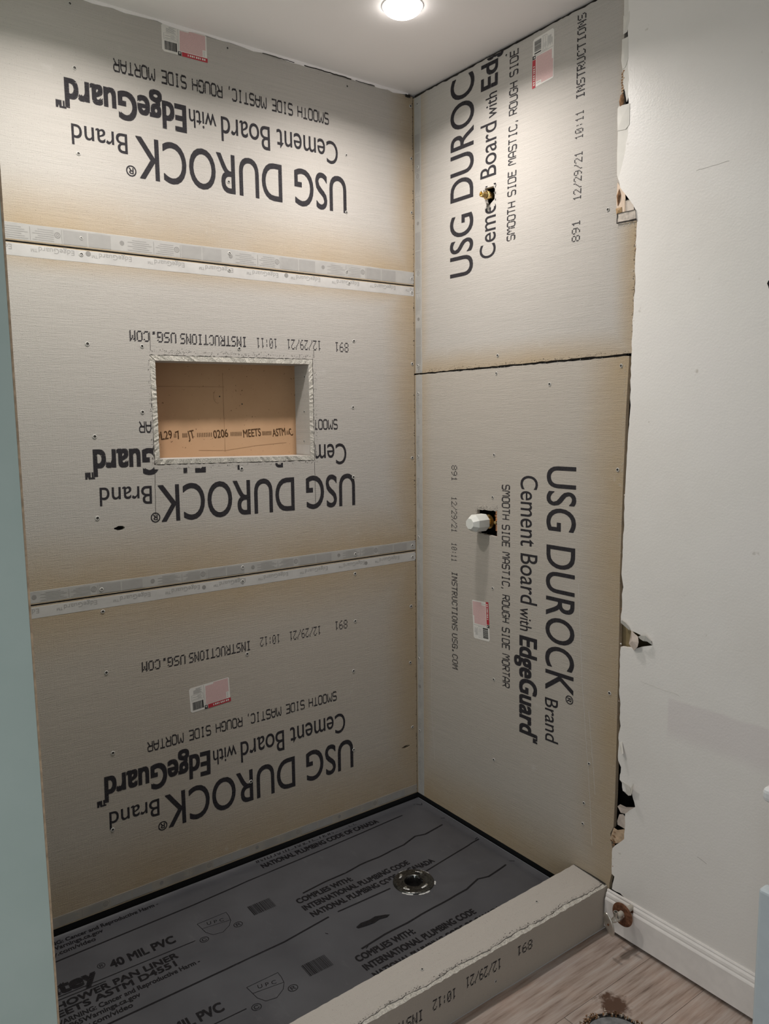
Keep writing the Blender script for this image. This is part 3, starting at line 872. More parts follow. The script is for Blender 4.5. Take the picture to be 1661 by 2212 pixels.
hb = MB(); hb.box(-3.1 * IN, -1.1 * IN, 7.3 * IN, 8.2 * IN, -1.0 * IN, -.5 * IN); hb.build('hole_backing', BLACK, AB)

# ---- right wall, two boards (u = -y, v = z)
def bt_top(u): return 95.68 + .1 * u / 33
bt_out = [(-.5, 60.32)] + rag((0, 60.32), (34.72, 60.68), .7, .05) + [(34.75, 60.68)] + rag((34.8, 61), (34.85, 73.5), .5, .05) + [(34.85, 73.5), (32.75, 73.6)]
bt_out += rag((32.75, 74.6), (32.85, 95.75), .8, .05) + rag((32.85, bt_top(32.85)), (0, bt_top(0)), .7, .09) + [(-.5, bt_top(0))]
# shower-arm hole
ah = [(13.45, 81.35), (14.9, 81.3), (15.15, 80.9), (15.1, 79.8), (14.5, 79.45), (13.9, 79.1), (13.5, 79.9)]
BT = board_thing('upper cement board of the right wall, lettering reading upward, brass stub through it', bt_out, [ah], RB, board_mat('board_right_top', 0, 34.8, 60, 130, {'r': 3, 'l': 3.5, 'b': 4}, 11.3))
lowr = [(34.42, 60.3), (34.21, 54.73), (34.16, 51.06), (34.09, 47.25), (34.01, 38.0), (34.1, 32.92), (34.15, 18.9), (34.15, 13.63), (34.05, 9.9)]
bb_out = [(-.5, .28), (33.6, .3), (33.72, 3.2), (33.97, 4.4), (34.05, 7.0), (33.65, 9.0)] + list(reversed(lowr)) + rag((34.4, 60.42), (0, 60.12), .7, .05) + [(-.5, 60.1)]
vh = [(12.3, 42.85), (15.85, 42.95), (15.9, 39.75), (12.6, 39.85)]
vhh = []
for k in range(4): vhh += rag(vh[k], vh[(k + 1) % 4], .3, .05)
BBD = board_thing('lower cement board of the right wall around the shower valve, lettering reading downward', bb_out, [vhh[::-1]], RB, board_mat('board_right_low', 0, 34.2, 0, 60.3, {'r': 7, 'l': 4, 'b': 9}, 17.9, .2))

wsc = MB()
for pts in ([(3.4, 27), (3.2, 14), (4.0, 6)], [(28.6, 36), (29.4, 25), (30.6, 14), (31.3, 6)], [(30.4, 22), (31.6, 12)]):
    P2 = []
    for a, b_ in zip(pts[:-1], pts[1:]): P2 += rag(a, b_, .5, .04)
    wsc.ribbon([(p[0] * IN, p[1] * IN) for p in P2], .05 * IN, .0003)
tag(wsc.build('chalk_scratch', DUST, BBD), kind='stuff')
# cracked dark joint lines
jm = MB(); jm.ribbon([(p[0] * IN, p[1] * IN) for p in rag((0.1, 60.2), (34.6, 60.56), .5, .05)], .16 * IN, -.004); jm.build('joint_gap', BLACK, BBD)
tg = MB(); tg.ribbon([(p[0] * IN, p[1] * IN) for p in [(0, 95.86), (10, 95.88), (22, 95.9), (33.4, 95.93)]], .4 * IN, -.006); tg.build('ceiling_gap', BLACK, BT)
ct = MB(); ct.ribbon([(p[0] * IN, p[1] * IN) for p in rag((0.2, 95.76), (9, 95.78), .35, .07) + rag((9, 95.8), (33, 95.86), .5, .05)], .12 * IN, .0005)
ct.build('caulk_crack', CRACK, BT)
ca = MB()
for a, b_, w in ((-22, -17.5, .08), (-16.5, -9.5, .13), (-9.2, -6, .08), (-1.4, -.1, .35)):
    ca.ribbon([(p[0] * IN, p[1] * IN) for p in rag((a, 95.72), (b_, 95.74), .4, .04)], w * IN, .0029)
ca.build('caulk_crack', CRACK, AT)
fz = MB()                                                   # frayed dark corner line
for k in range(170):
    v = random.uniform(.5, 95); w = random.uniform(.05, .25)
    fz.quad([((-.12 - w) * IN, v * IN, .0004), (-.12 * IN, (v - .03) * IN, .0004), (-.12 * IN, (v + .05) * IN, .0004), ((-.12 - w) * IN, (v + .02) * IN, .0004)])
for par, lo, hi in ((AT, 72, 95), (AM, 36, 71.8), (AB, .3, 35.8)):
    q = MB()
    for k in range(70):
        v = random.uniform(lo, hi); w = random.uniform(.04, .2)
        q.quad([((-.12 - w) * IN, v * IN, .0004), (-.12 * IN, (v - .03) * IN, .0004), (-.12 * IN, (v + .05) * IN, .0004), ((-.12 - w) * IN, (v + .02) * IN, .0004)])
    tag(q.build('frayed_edge', CRACK, par), kind='stuff')

# ---- edge tapes
t = tape(AT, ((UL, -.13),), 71.98, 'u', 1.68, 'b'); tape_print_blocks(t, UL, -.2, 72.05, 73.6, -3.2)
t = tape(AM, ((UL, -.13),), 71.8, 'u', -1.28, 'w'); tape_print_words(t, UL, -.2, 71.62 - .02, .5, 5.82, 4.1, -3.23 + 5.82, -1)
g = MB()
for cx in (-42.6, -19.6): g.lathe([(0, .0007), (.26 * IN, .0007)], 'z', 16, (cx * IN, 71.45 * IN, 0))
g.build('printed_symbol', INK_TAPE, t)
t = tape(AM, ((UL, -.13),), 36.02, 'u', 1.35, 'b'); tape_print_blocks(t, UL, -.2, 36.1, 37.3, -1.7)
t = tape(AB, ((UL, -.13),), 35.84, 'u', -1.3, 'w'); tape_print_words(t, UL, -.2, 35.55, .48, 5.82, 4.1, -3.0, -1)
g = MB()
for cx in (-8.6, -31.6): g.lathe([(0, .0007), (.24 * IN, .0007)], 'z', 16, (cx * IN, 35.2 * IN, 0))
g.build('printed_symbol', INK_TAPE, t)
t = tape(AB, ((UL, -.13),), .28, 'u', 1.3, 'd'); tape_print_blocks(t, UL, -.2, .4, 1.55, -2.4)
t = tape(BT, ((60.35, 95.6),), .05, 'v', 1.5, 'b'); tape_print_blocks(t, 60.5, 95.5, .15, 1.4, 91.0, 'v')
t = tape(BBD, ((.3, 60.1),), .05, 'v', 1.45, 'b'); tape_print_words(t, .4, 60, .42, .48, 5.75, 4.1, 57.6, -1, 'v')
g = MB()
g.lathe([(0, .0007), (.24 * IN, .0007)], 'z', 16, (.7 * IN, 16.4 * IN, 0)); g.build('printed_symbol', INK_TAPE, t)

# ---- printed lettering, back wall (letters stand on their heads)
def std_print(B, parts, clips=(), up=False):
    ink, dot = (INK_V, INK_DOT_V) if up else (INK, INK_DOT)
    for body, p0, p1, h, kind in parts:
        if kind == 's': stroke(B, body, p0, p1, h, mat=ink, clips=clips)
        elif kind in 'dD' if isinstance(kind, str) else False: dots(B, body, p0, p1, h, kind == 'D', dot, clips)
        else: letter(B, body, p0, p1, h, ink, kind, clips=clips)
SM = 'SMOOTH SIDE MASTIC, ROUGH SIDE MORTAR'
std_print(AT, [('USG DUROCK', (-10.8, 83.95), (-37.1, 83.92), 4.15, .035), ('Brand', (-38.0, 83.88), (-43.55, 83.88), 1.95, .012), ('®', (-37.2, 80.85), (-38.25, 80.85), 1.0, .02),
    ('Cement Board', (-11.95, 87.93), (-27.36, 87.87), 2.6, .012), ('with', (-27.95, 87.88), (-31.1, 87.86), 1.85, .01), ('EdgeGuard', (-31.5, 88.0), (-43.9, 88.03), 2.65, .1),
    ('™', (-43.95, 86.35), (-44.85, 86.35), 1.1, .05), (SM, (-13.2, 91.03), (-39.0, 91.07), 1.2, 's')])
NCL = [((-36.8, -16.1, 49.15, 61.8), False)]
std_print(AM, [('USG DUROCK', (-10.2, 47.22), (-36.5, 47.34), 4.05, .035), ('Brand', (-37.2, 47.36), (-42.8, 47.5), 1.95, .012), ('®', (-36.4, 44.35), (-37.45, 44.35), 1.0, .02),
    ('Cement Board', (-11.45, 51.2), (-26.8, 51.2), 2.6, .012), ('with', (-27.4, 51.2), (-30.5, 51.25), 1.85, .01), ('EdgeGuard', (-30.85, 51.3), (-43.2, 51.46), 2.7, .1),
    ('™', (-43.25, 49.65), (-44.15, 49.65), 1.1, .05), (SM, (-12.75, 54.25), (-38.2, 54.4), 1.15, 's'),
    ('891', (-10.84, 63.86), (-12.9, 63.88), 1.12, 'd'), ('12/29/21', (-14.96, 63.93), (-19.77, 63.91), 1.12, 'd'), ('10:11', (-21.1, 63.9), (-23.85, 63.88), 1.1, 'd'),
    ('INSTRUCTIONS', (-25.1, 63.92), (-33.14, 63.94), 1.08, 'D'), ('USG.COM', (-33.63, 63.96), (-38.75, 63.97), 1.05, 'D')], NCL)
std_print(AB, [('USG DUROCK', (-11.2, 11.42), (-37.4, 11.45), 4.0, .035), ('Brand', (-38.1, 11.36), (-43.75, 11.48), 2.0, .012), ('®', (-37.3, 8.45), (-38.35, 8.45), 1.0, .02),
    ('Cement Board', (-12.4, 15.39), (-27.7, 15.3), 2.62, .012), ('with', (-28.28, 15.2), (-31.3, 15.2), 1.85, .01), ('EdgeGuard', (-31.75, 15.33), (-44.0, 15.6), 2.8, .1),
    ('™', (-44.05, 13.6), (-44.95, 13.6), 1.1, .05), (SM, (-13.7, 18.56), (-39.1, 18.38), 1.12, 's'),
    ('891', (-11.74, 27.93), (-13.73, 27.98), 1.1, 'd'), ('12/29/21', (-15.89, 27.83), (-20.53, 27.83), 1.1, 'd'), ('10:12', (-21.86, 27.8), (-24.6, 27.83), 1.08, 'd'),
    ('INSTRUCTIONS', (-25.9, 27.71), (-33.75, 27.65), 1.1, 'D'), ('USG.COM', (-34.2, 27.62), (-39.27, 27.7), 1.05, 'D')])
# right wall, lower board: reads downward
VCL = [((12.2, 16, 39.7, 43), False)]
std_print(BBD, [('USG DUROCK', (23.85, 48.84), (24.05, 22.75), 4.1, .035), ('Brand', (24.0, 21.71), (24.15, 16.5), 1.95, .012), ('®', (27.1, 22.9), (27.1, 21.9), 1.0, .02),
    ('Cement Board', (19.75, 47.55), (19.93, 32.3), 2.65, .012), ('with', (19.88, 31.73), (19.9, 28.95), 1.85, .01), ('EdgeGuard', (19.9, 28.19), (20.05, 16.2), 2.65, .1),
    ('™', (21.7, 16.45), (21.7, 15.5), 1.1, .05), (SM, (16.74, 46.24), (17.0, 21.1), 1.18, 's'),
    ('891', (7.53, 48.19), (7.53, 46.14), 1.02, 'd'), ('12/29/21', (7.5, 44.09), (7.52, 39.4), 1.02, 'd'), ('10:11', (7.52, 38), (7.52, 35.5), 1.0, 'd'),
    ('INSTRUCTIONS', (7.56, 34.15), (7.6, 26.3), 1.02, 'D'), ('USG.COM', (7.6, 25.79), (7.69, 20.95), 1.02, 'D')], (), True)
# right wall, upper board: reads upward, cut by the ceiling
HCL = [((0, 32.7, 60.4, 95.72), True), ((13.4, 15.2, 79.0, 81.4), False)]
std_print(BT, [('USG DUROCK', (11.35, 71.82), (11.55, 98.1), 4.1, .035), ('Cement Board', (15.3, 73.25), (15.35, 88.5), 2.65, .012), ('with', (15.35, 89.0), (15.4, 91.75), 1.85, .01),
    ('EdgeGuard', (15.45, 92.4), (15.6, 106.0), 2.65, .08), (SM, (18.4, 74.62), (18.75, 100.05), 1.18, 's'),
    ('891', (27.8, 72.8), (27.8, 74.97), 1.03, 'd'), ('12/29/21', (27.85, 76.98), (27.95, 81.83), 1.0, 'd'), ('10:11', (27.95, 83.07), (28.0, 85.87), 1.0, 'd'), ('INSTRUCTIONS', (28.08, 87.06), (28.1, 95.2), 1.03, 'D')], HCL, True)

# ---- stickers
sticker(AT, (-33.8, 93.07), (1, .01), (0, 1), 5.05, 2.72)
sticker(AB, (-33.85, 20.5), (1, .07), (-.04, 1), 5.05, 3.0)
sticker(BT, (20.9, 95.15), (0, -1), (1, .06), 5.0, 3.0)
sticker(BBD, (14.75, 26.2), (-.07, 1), (-1, -.05), 5.0, 2.95)

# ---- screws
SA = [(-43.0, 95.1), (-26.3, 95.2), (-10.4, 94.8), (-42.9, 89.2), (-43.0, 81.1), (-0.5, 94.6), (-0.45, 88.1), (-0.45, 81.3), (-26.7, 81.0), (-10.7, 86.7), (-43.2, 72.9), (-26.9, 73.2), (-10.9, 72.7), (-0.5, 72.8),
      (-43.3, 71.3), (-27.0, 71.3), (-10.6, 71.3), (-0.5, 71.0), (-43.2, 62.4), (-37.8, 55.4), (-37.5, 62.4), (-26.1, 62.6), (-10.0, 64.2), (-10.3, 55.8), (-43.0, 52.9), (-43.2, 44.3), (-26.3, 48.7), (-10.4, 46.8),
      (-0.5, 61.6), (-0.6, 48.9), (-43.2, 36.6), (-26.6, 36.9), (-10.3, 36.6), (-0.7, 36.7), (-43.2, 34.2), (-26.7, 35.2), (-10.4, 34.0), (-0.7, 35.1), (-1.0, 28.1), (-1.2, 20.0), (-0.9, 10.4), (-43.2, 27.4), (-43.0, 18.2),
      (-43.5, 9.4), (-26.4, 26.2), (-10.5, 27.6), (-10.9, 20.8), (-11.1, 9.8), (-26.5, 9.9), (-10.8, 79.9)]
for u, v in SA: screw(AT if v > 71.9 else AM if v > 35.9 else AB, u, v, .8 if v > 72 else .95)
SB = [(0.7, 57.6), (0.6, 49.1), (0.6, 37.9), (0.5, 20.5), (0.6, 9.8), (15.6, 59.6), (24.0, 58.0), (15.3, 49.8), (15.1, 44.6), (15.2, 33.2), (15.5, 21.5), (15.6, 10.9), (33.5, 59.5), (33.4, 48.9), (33.1, 24.8), (30.6, 15.9), (30.0, 11.0),
      (29.9, 8.5), (16.9, 95.0), (0.9, 94.7), (0.7, 61.3), (31.4, 75.2), (15.8, 61.7), (0.9, 86.9)]
for u, v in SB: screw(BT if v > 60.3 else BBD, u, v, .85)

# frayed scrim ends around the cuts and the score lines past the niche corners
sl = MB()
for a, b_ in (((-36.6, 62), (-36.6, 64.4)), ((-16.25, 49), (-16.2, 43)), ((-36.75, 49.3), (-36.9, 43.5)), ((-16.0, 61.9), (-16.0, 63.2))):
    sl.ribbon([(p[0] * IN, p[1] * IN) for p in rag(a, b_, .4, .02)], .045 * IN, .00035)
sl.build('score_line', CRACK, AM)
def fray(par, path, n, amp, mat):
    m = MB()
    for k in range(n):
        i = random.randrange(len(path) - 1)
        a, b_ = Vector(path[i]), Vector(path[i + 1])
        p = a.lerp(b_, random.random()) + Vector((random.gauss(0, amp), random.gauss(0, amp)))
        w, h = random.uniform(.03, .14), random.uniform(.02, .05)
        if random.random() < .5: w, h = h, w
        m.quad([(p.x * IN, p.y * IN, .0005), ((p.x + w) * IN, (p.y + .02) * IN, .0005), ((p.x + w) * IN, (p.y + h) * IN, .0009), (p.x * IN, (p.y + h) * IN, .0005)])
    tag(m.build('frayed_edge', mat, par), kind='stuff')
fray(AM, [(-36.8, 61.9), (-16, 62.0)], 170, .16, CRACK); fray(AM, [(-36.8, 61.9), (-16, 62.0)], 90, .14, DUST)
fray(AM, [(-36.9, 61.5), (-36.95, 49.5)], 60, .06, CRACK); fray(AM, [(-15.9, 61.5), (-15.9, 49)], 110, .12, DUST); fray(AM, [(-15.9, 61.5), (-15.9, 49)], 50, .1, CRACK)
fray(AM, [(-36.7, 49.2), (-16.1, 49.0)], 90, .1, DUST); fray(AM, [(-36.7, 49.2), (-16.1, 49.0)], 60, .06, CRACK)
fray(BBD, [(12.2, 43.0), (15.9, 43.1)], 110, .16, CRACK); fray(BBD, [(15.95, 43), (16, 39.8)], 60, .1, DUST); fray(BBD, [(12.6, 39.7), (15.9, 39.5)], 90, .16, DUST)
fray(BBD, [(12.15, 42.9), (12.3, 40)], 40, .08, CRACK)
fray(BT, [(.2, 60.45), (34.5, 60.75)], 260, .12, CRACK); fray(BBD, [(.2, 59.95), (34.5, 60.3)], 200, .12, DUST)
fray(BT, [(13.4, 81.5), (15.2, 81.3), (15.3, 79.5), (13.5, 79.0)], 60, .12, DUST)
fray(BBD, [(33.95, 60), (33.9, 38), (34.0, 12)], 200, .06, DUST)
fray(BT, [(34.7, 61), (34.7, 73)], 90, .06, CRACK); fray(BT, [(32.6, 73.3), (34.8, 73.2)], 60, .12, DUST)

# ------------------------------------------------------------------ wall niche
ni = empty('wall_niche', Vector((0, 0, 0)), RA)
tag(ni, 'recessed niche box in the back wall, brown paper back and rough cement lining', 'niche')
D = 3.45
LIN = board_mat('niche_lining', -100, 100, -100, 100, {'l': 1}, 23)
def lining(a, b_, c, d, mat):
    """strip with cross-section quad a-b-c-d (front outline, inches) extruded to the back, ragged front"""
    K = 46
    v, f = [], []
    P = [Vector(q) for q in (a, b_, c, d)]          # a->b outer edge, d->c inner edge
    for k in range(K + 1):
        t_ = k / K
        o_, i_ = P[0].lerp(P[1], t_), P[3].lerp(P[2], t_)
        j1, j2 = random.uniform(-.05, .05), random.uniform(-.07, .05)
        v += [(o_.x * IN, o_.y * IN, (.0 + j1) * IN), (i_.x * IN, i_.y * IN, (.02 + j2) * IN), (i_.x * IN, i_.y * IN, -D * IN), (o_.x * IN, o_.y * IN, -D * IN)]
    fm = []
    for k in range(K):
        q = 4 * k
        for (s0, s1), mi in (((0, 1), 1), ((1, 2), 0), ((2, 3), 0), ((3, 0), 0)):
            f.append((q + s0, q + s1, q + 4 + s1, q + 4 + s0)); fm.append(mi)
    f += [(0, 3, 2, 1), (4 * K, 4 * K + 1, 4 * K + 2, 4 * K + 3)]; fm += [0, 0]
    return new_mesh('side_panel', v, f, mat, ni, mats=[mat, EDGE], fmat=fm)
g_ = .03
lining((-36.7, 61.5), (-16.2, 61.66), (-16.75, 61.1), (-36.1, 60.95), LIN)      # top
lining((-16.24, 61.6), (-16.26, 49.28), (-16.82, 49.85), (-16.8, 61.08), LIN)  # right
lining((-16.25, 49.28), (-36.62, 49.68), (-36.1, 50.22), (-16.8, 49.85), LIN)   # bottom
lining((-36.66, 49.75), (-36.72, 61.45), (-36.15, 60.9), (-36.12, 50.24), LIN)  # left
bp = MB(); bp.box(-37.2 * IN, -15.8 * IN, 48.8 * IN, 62 * IN, (-D - .1) * IN, -D * IN)
back = bp.build('back_panel', BROWNPAPER, ni)
z_b = -D * IN + .0004
for body, a, b_, h in (('L29', -34.55, -32.35, .95), ('7', -31.6, -30.95, .95), ('JT', -28.45, -27.25, .95), ('0206', -24.15, -21.2, .95), ('MEETS', -18.55 - .05, -15.4 - .0, .95), ('ASTM', -13.2, -10.6, .95), ('C', -9.6, -8.9, .95)):
    pass
def xb(u):   # position along the stamped line: fraction 0 (left) .. 1 (right) of the visible back panel
    return -35.7 + (u) * 18.75
for body, a, b_ in (('L29', .062, .132), ('7', .165, .188), ('JT', .235, .278), ('0206', .405, .505), ('MEETS', .613, .740), ('ASTM', .828, .925), ('C', .966, .985)):
    letter(back, body, (xb(a), 52.25), (xb(b_), 52.4), .92, INK_BROWN, .015, z_b)
tk = MB()
for a, b_, n in ((.04, .056, 2), (.14, .158, 2), (.195, .23, 4), (.29, .395, 9), (.52, .602, 8), (.748, .82, 8), (.932, .958, 3)):
    for k in range(n):
        x = xb(a + (b_ - a) * (k + .5) / n)
        tk.quad([((x - .045) * IN, 52.45 * IN, z_b), ((x + .045) * IN, 52.45 * IN, z_b), ((x + .045) * IN, 52.95 * IN, z_b), ((x - .045) * IN, 52.95 * IN, z_b)])
tk.build('stamped_ticks', INK_BROWN, back)
cl = MB()
for pts in ([(xb(.48), 60), (xb(.48), 50.6)], [(xb(.3), 50.9), (xb(.48), 50.75), (xb(.7), 51.2), (xb(.93), 51.45)], [(xb(.05), 58.3), (xb(.49), 58.35)]):
    cl.ribbon([(p[0] * IN, p[1] * IN) for p in pts], .05 * IN, z_b)
cl.build('crease', simple('crease_brown', (.33, .19, .10), .85), back)
sc_ = MB()
sc_.ribbon([((xb(.44) + .5 * math.cos(a / 10)) * IN, (57.2 + .8 * math.sin(a / 10)) * IN) for a in range(20, 52, 3)], .06 * IN, z_b); sc_.build('scuff', simple('scuff_brown', (.38, .23, .13), .85), back)
for a, v in ((.455, 57.2), (.61, 56.3)):
    d_ = MB(); d_.lathe([(0, z_b + .0003), (.09 * IN, z_b + .0002)], 'z', 8, (xb(a) * IN, v * IN, 0)); d_.build('nail_head', SCREW, back)
for zz, vv in ((-.9, 59.6), (-1.2, 55.3), (-1.4, 51.6)):
    o = bpy.data.objects.new('screw', screw_me); link(o, ni); o.rotation_euler = (0, -math.pi / 2, 0); o.location = (-16.8 * IN - .0006, vv * IN, zz * IN); o.scale = (.8, .8, .8)
nt_ = MB(); nt_.quad([(-16.83 * IN, 50.0 * IN, -.15 * IN), (-16.83 * IN, 51.2 * IN, -.15 * IN), (-16.83 * IN, 51.2 * IN, -3.4 * IN), (-16.83 * IN, 50.0 * IN, -3.4 * IN)])
nt_.build('edge_tape', TAPE, ni)

# ------------------------------------------------------------------ shower pan liner
LZ = -0.75
ln = empty('shower_pan_liner', (0, 0, LZ * IN))
tag(ln, 'dark grey printed pan liner sheet covering the shower floor', 'pan liner')
DR = (-13.2, -15.55)
def liner_z(x, y):
    d = math.hypot(x - DR[0], y - DR[1])
    a = math.atan2(y - DR[1], x - DR[0])
    wr = .05 * math.sin(a * 7 + 1) * math.exp(-((d - 6) / 5) ** 2) + .05 * math.exp(-((a + .18) / .06) ** 2) * math.exp(-((d - 9) / 5) ** 2)
    ew = min(-x, -y)
    wr += .07 * math.exp(-((ew - 1.6) / .8) ** 2) * (.5 + .5 * math.sin(x * .31 + y * .27))
    cr = math.hypot(x, y)
    wr += .12 * math.exp(-((math.atan2(-y, -x) - .8) / .12) ** 2) * math.exp(-((cr - 2.5) / 2.0) ** 2)
    f = 1 if d > 3.2 else max(0, (d - 2.6) / .6)
    return wr * f
gx, gy = 118, 62
v, f = [], []
prof_up = 5
xs = [-57.7 + (57.7 - .05) * k / gx for k in range(gx + 1)]
ys = [-28.95 + (28.95 - .05) * k / gy for k in range(gy + 1)]
for yy in ys:
    for xx in xs:
        zz = liner_z(xx, yy)
        # fold up at the two walls
        e = min(-xx, -yy)
        if e < .5: zz += .22 * (1 - max(0, e - .05) / .45) ** 2
        v.append((xx * IN, yy * IN, zz * IN))
for j in range(gy):
    for k in range(gx):
        cx, cy = (xs[k] + xs[k + 1]) / 2, (ys[j] + ys[j + 1]) / 2
        if math.hypot(cx - DR[0], cy - DR[1]) < 1.2: continue
        a = j * (gx + 1) + k
        f.append((a, a + 1, a + gx + 2, a + gx + 1))
sheet = new_mesh('liner_sheet', v, f, LINER, ln, smooth=True)
up = MB()                                                   # the turned-up edge behind the boards, shadow put into its darker colour
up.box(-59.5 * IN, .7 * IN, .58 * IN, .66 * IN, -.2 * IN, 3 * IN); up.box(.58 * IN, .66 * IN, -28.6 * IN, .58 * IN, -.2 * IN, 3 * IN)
up.build('turned_up_edge', simple('liner_edge_shaded', (.02, .02, .022), .7), ln)

bed_out = [(-57.6, -28.6), (.56, -28.6), (.56, .56), (-57.6, .56)]
plate('mortar_bed', bed_out, [[(DR[0] + 1.5 * math.cos(k * .3927), DR[1] + 1.5 * math.sin(k * .3927)) for k in range(16)]], .8 * IN, CRACK, ln, top=-.25 * IN)

def drape(o):
    for p in o.data.vertices:
        x, y_ = p.co.x / IN, p.co.y / IN
        p.co.z += liner_z(x, y_) * IN + (.00035)
        e = min(-x, -y_)
        if e < .5: p.co.z += .22 * IN * (1 - max(0, e - .05) / .45) ** 2
    return o
LCL = [((-57.6, -.12, -29.0, -.12), True), ((DR[0] - 2.4, DR[0] + 2.4, DR[1] - 2.0, DR[1] + 2.0), False)]
def lt(body, p0, p1, h, bold=0.0, name='printed_lettering'):
    o = letter(ln, body, p0, p1, h, INK_LINER, bold, .0002, name, LCL)
    return drape(o) if o else None
def lr(pts, w, name='printed_line'):
    P = []
    for a, b_ in zip(pts[:-1], pts[1:]):
        n = max(1, int(math.hypot(b_[0] - a[0], b_[1] - a[1]) / .7))
        P += [(a[0] + (b_[0] - a[0]) * k / n, a[1] + (b_[1] - a[1]) * k / n) for k in range(n)]
    P.append(pts[-1])
    m = MB(); m.ribbon([(p[0] * IN, p[1] * IN) for p in P], w * IN, .0002)
    return drape(m.build(name, INK_LINER, ln))
def ring(cx, cy, r):
    return [(cx + r * math.cos(k * math.pi / 12), cy + r * math.sin(k * math.pi / 12)) for k in range(25)]
for row, dy in ((0, 11.85), (1, 0.0), (2, -12.05)):
    Y = lambda q: q + dy
    ok = lambda q: -29 < q + dy < -.3
    if ok(-8.4): lt('40 MIL PVC', (-46.73, Y(-8.4)), (-40.0, Y(-8.5)), 1.2, .05)
    if ok(-9.0):
        lt('Oatey', (-55.2, Y(-8.8)), (-48.4, Y(-9.05)), 1.8, .12)
        lt('®', (-47.9, Y(-7.75)), (-47.1, Y(-7.75)), .8)
        lr([(-57.9, Y(-9.1)), (-38.3, Y(-9.6))], .12); lr([(-57.9, Y(-9.5)), (-47.8, Y(-9.86))], .12)
        lt('©', (-37.95, Y(-10.45)), (-36.95, Y(-10.45)), .85); lt('®', (-33.95, Y(-10.4)), (-32.9, Y(-10.35)), .85)
        lr([(-37.04, Y(-7.12)), (-33.6, Y(-7.15)), (-33.62, Y(-7.9)), (-33.8, Y(-8.8)), (-34.3, Y(-9.5)), (-35.33, Y(-10.1)), (-36.38, Y(-9.85)), (-36.85, Y(-9.0)), (-37.04, Y(-7.12))], .06, 'printed_emblem')
        lr([(-36.9, Y(-8.2)), (-33.75, Y(-8.7))], .05, 'printed_emblem')
        lt('U P C', (-36.2, Y(-7.95)), (-34.4, Y(-8.4)), .5)
        x = -31.3; bc = MB()
        while x < -28.5:
            w = random.choice([.05, .08, .13]); bc.quad([(x * IN, Y(-9.6) * IN, .0002), ((x + w) * IN, Y(-9.62) * IN, .0002), ((x + w + .03) * IN, Y(-7.75) * IN, .0002), ((x + .03) * IN, Y(-7.75) * IN, .0002)]); x += w + random.choice([.05, .08])
        drape(bc.build('barcode', INK_LINER, ln))
    for body, a, b_, q, h, bo in (('SHOWER PAN LINER', -53.3, -40.7, -10.97, .84, .045), ('MEETS ASTM D4551', -54.0, -41.3, -12.07, .84, .045), ('WARNING: Cancer and Reproductive Harm -', -53.4, -39.2, -13.1, .62, .02),
                                  ('www.P65Warnings.ca.gov', -54.2, -45.7, -13.98, .62, .02), ('oatey.com/video', -52.6, -46.75, -14.9, .62, .02), ('COMPLIES WITH:', -26.25, -18.75, -10.85, .88, .04),
                                  ('INTERNATIONAL PLUMBING CODE', -26.3, -11.2, -12.35, .88, .04), ('NATIONAL PLUMBING CODE OF CANADA', -26.15, -8.4, -13.85, .88, .04)):
        if ok(q): lt(body, (a, Y(q)), (b_, Y(q) + .03), h, bo)
    if ok(-15.6):
        if row == 0: lr([(-58, Y(-15.9)), (-36, Y(-15.5)), (-31, Y(-15.25)), (-29, Y(-15.1)), (-17, Y(-14.8)), (-4.7, Y(-14.25))], .2)
        else:
            lr([(-58, Y(-15.65)), (-30.8, Y(-15.55)), (-24.8, Y(-14.9))], .22); lr([(-23.5, Y(-14.75)), (-16.2, Y(-14.9))], .2)
            lr([(-10.6, Y(-14.76)), (-.4, Y(-13.4))], .2)
    if ok(-8.5):
        wv = [(-24.9, -9.4), (-21.56, -9.05), (-18.5, -9.0), (-16.3, -8.75), (-13.54, -8.75), (-11.1, -8.5), (-9.2, -8.5), (-6.7, -7.75), (-5.3, -8.15), (-1.9, -7.7)]
        lr([(a, b_ + dy + (.0 if row == 1 else .0)) for a, b_ in wv], .24)
lr([(-1.64, -1.05), (-1.2, -1.39), (-.67, -1.8), (-.3, -1.2)], .08)
sm = MB()
sp_ = [(-23.4, -18.25), (-22.6, -17.95), (-21.5, -18.1), (-20.7, -18.0), (-19.6, -18.5), (-19.2, -18.8), (-19.7, -19.0), (-20.6, -18.75), (-21.4, -18.9), (-22.4, -18.75), (-23.3, -18.55)]
smo = plate('ink_smear', sp_, [], .0001, INK_LINER, ln, top=.0006); drape(smo)
for a, b_ in (((-1.0, -6.3), (-.4, -6.6)), ((-1.0, -13.2), (-.3, -13.0)), ((-1.0, -19.4), (-.4, -19.9)), ((-26.6, -17.0), (-26.4, -17.3)), ((-24.5, -21.7), (-24.1, -21.5))): lr([a, b_], .1)

# ------------------------------------------------------------------ drain
dr = empty('shower_drain', (DR[0] * IN, DR[1] * IN, LZ * IN))
tag(dr, 'shiny round drain flange with a dark open centre, in the grey liner', 'drain')
METAL = simple('drain_metal', (.13, .13, .125), .16, .95, var=.6, nscale=160, bmp=.3)
m = MB(); m.lathe([(1.08 * IN, -.02), (1.1 * IN, .0035), (1.2 * IN, .0052), (1.5 * IN, .0035), (2.0 * IN, .004), (2.35 * IN, .0045), (2.48 * IN, .002), (2.5 * IN, -.001)], 'z', 40); m.build('flange_ring', METAL, dr, True)
m = MB(); m.lathe([(1.1 * IN, .002), (1.08 * IN, -.02), (1.0 * IN, -.05), (0, -.052)], 'z', 32); m.build('drain_throat', BLACK, dr, True)
m = MB(); m.box(-.5 * IN, .3 * IN, -.78 * IN, -.45 * IN, -.019, -.015); m.build('crossbar', simple('drain_bar', (.09, .088, .085), .5), dr)
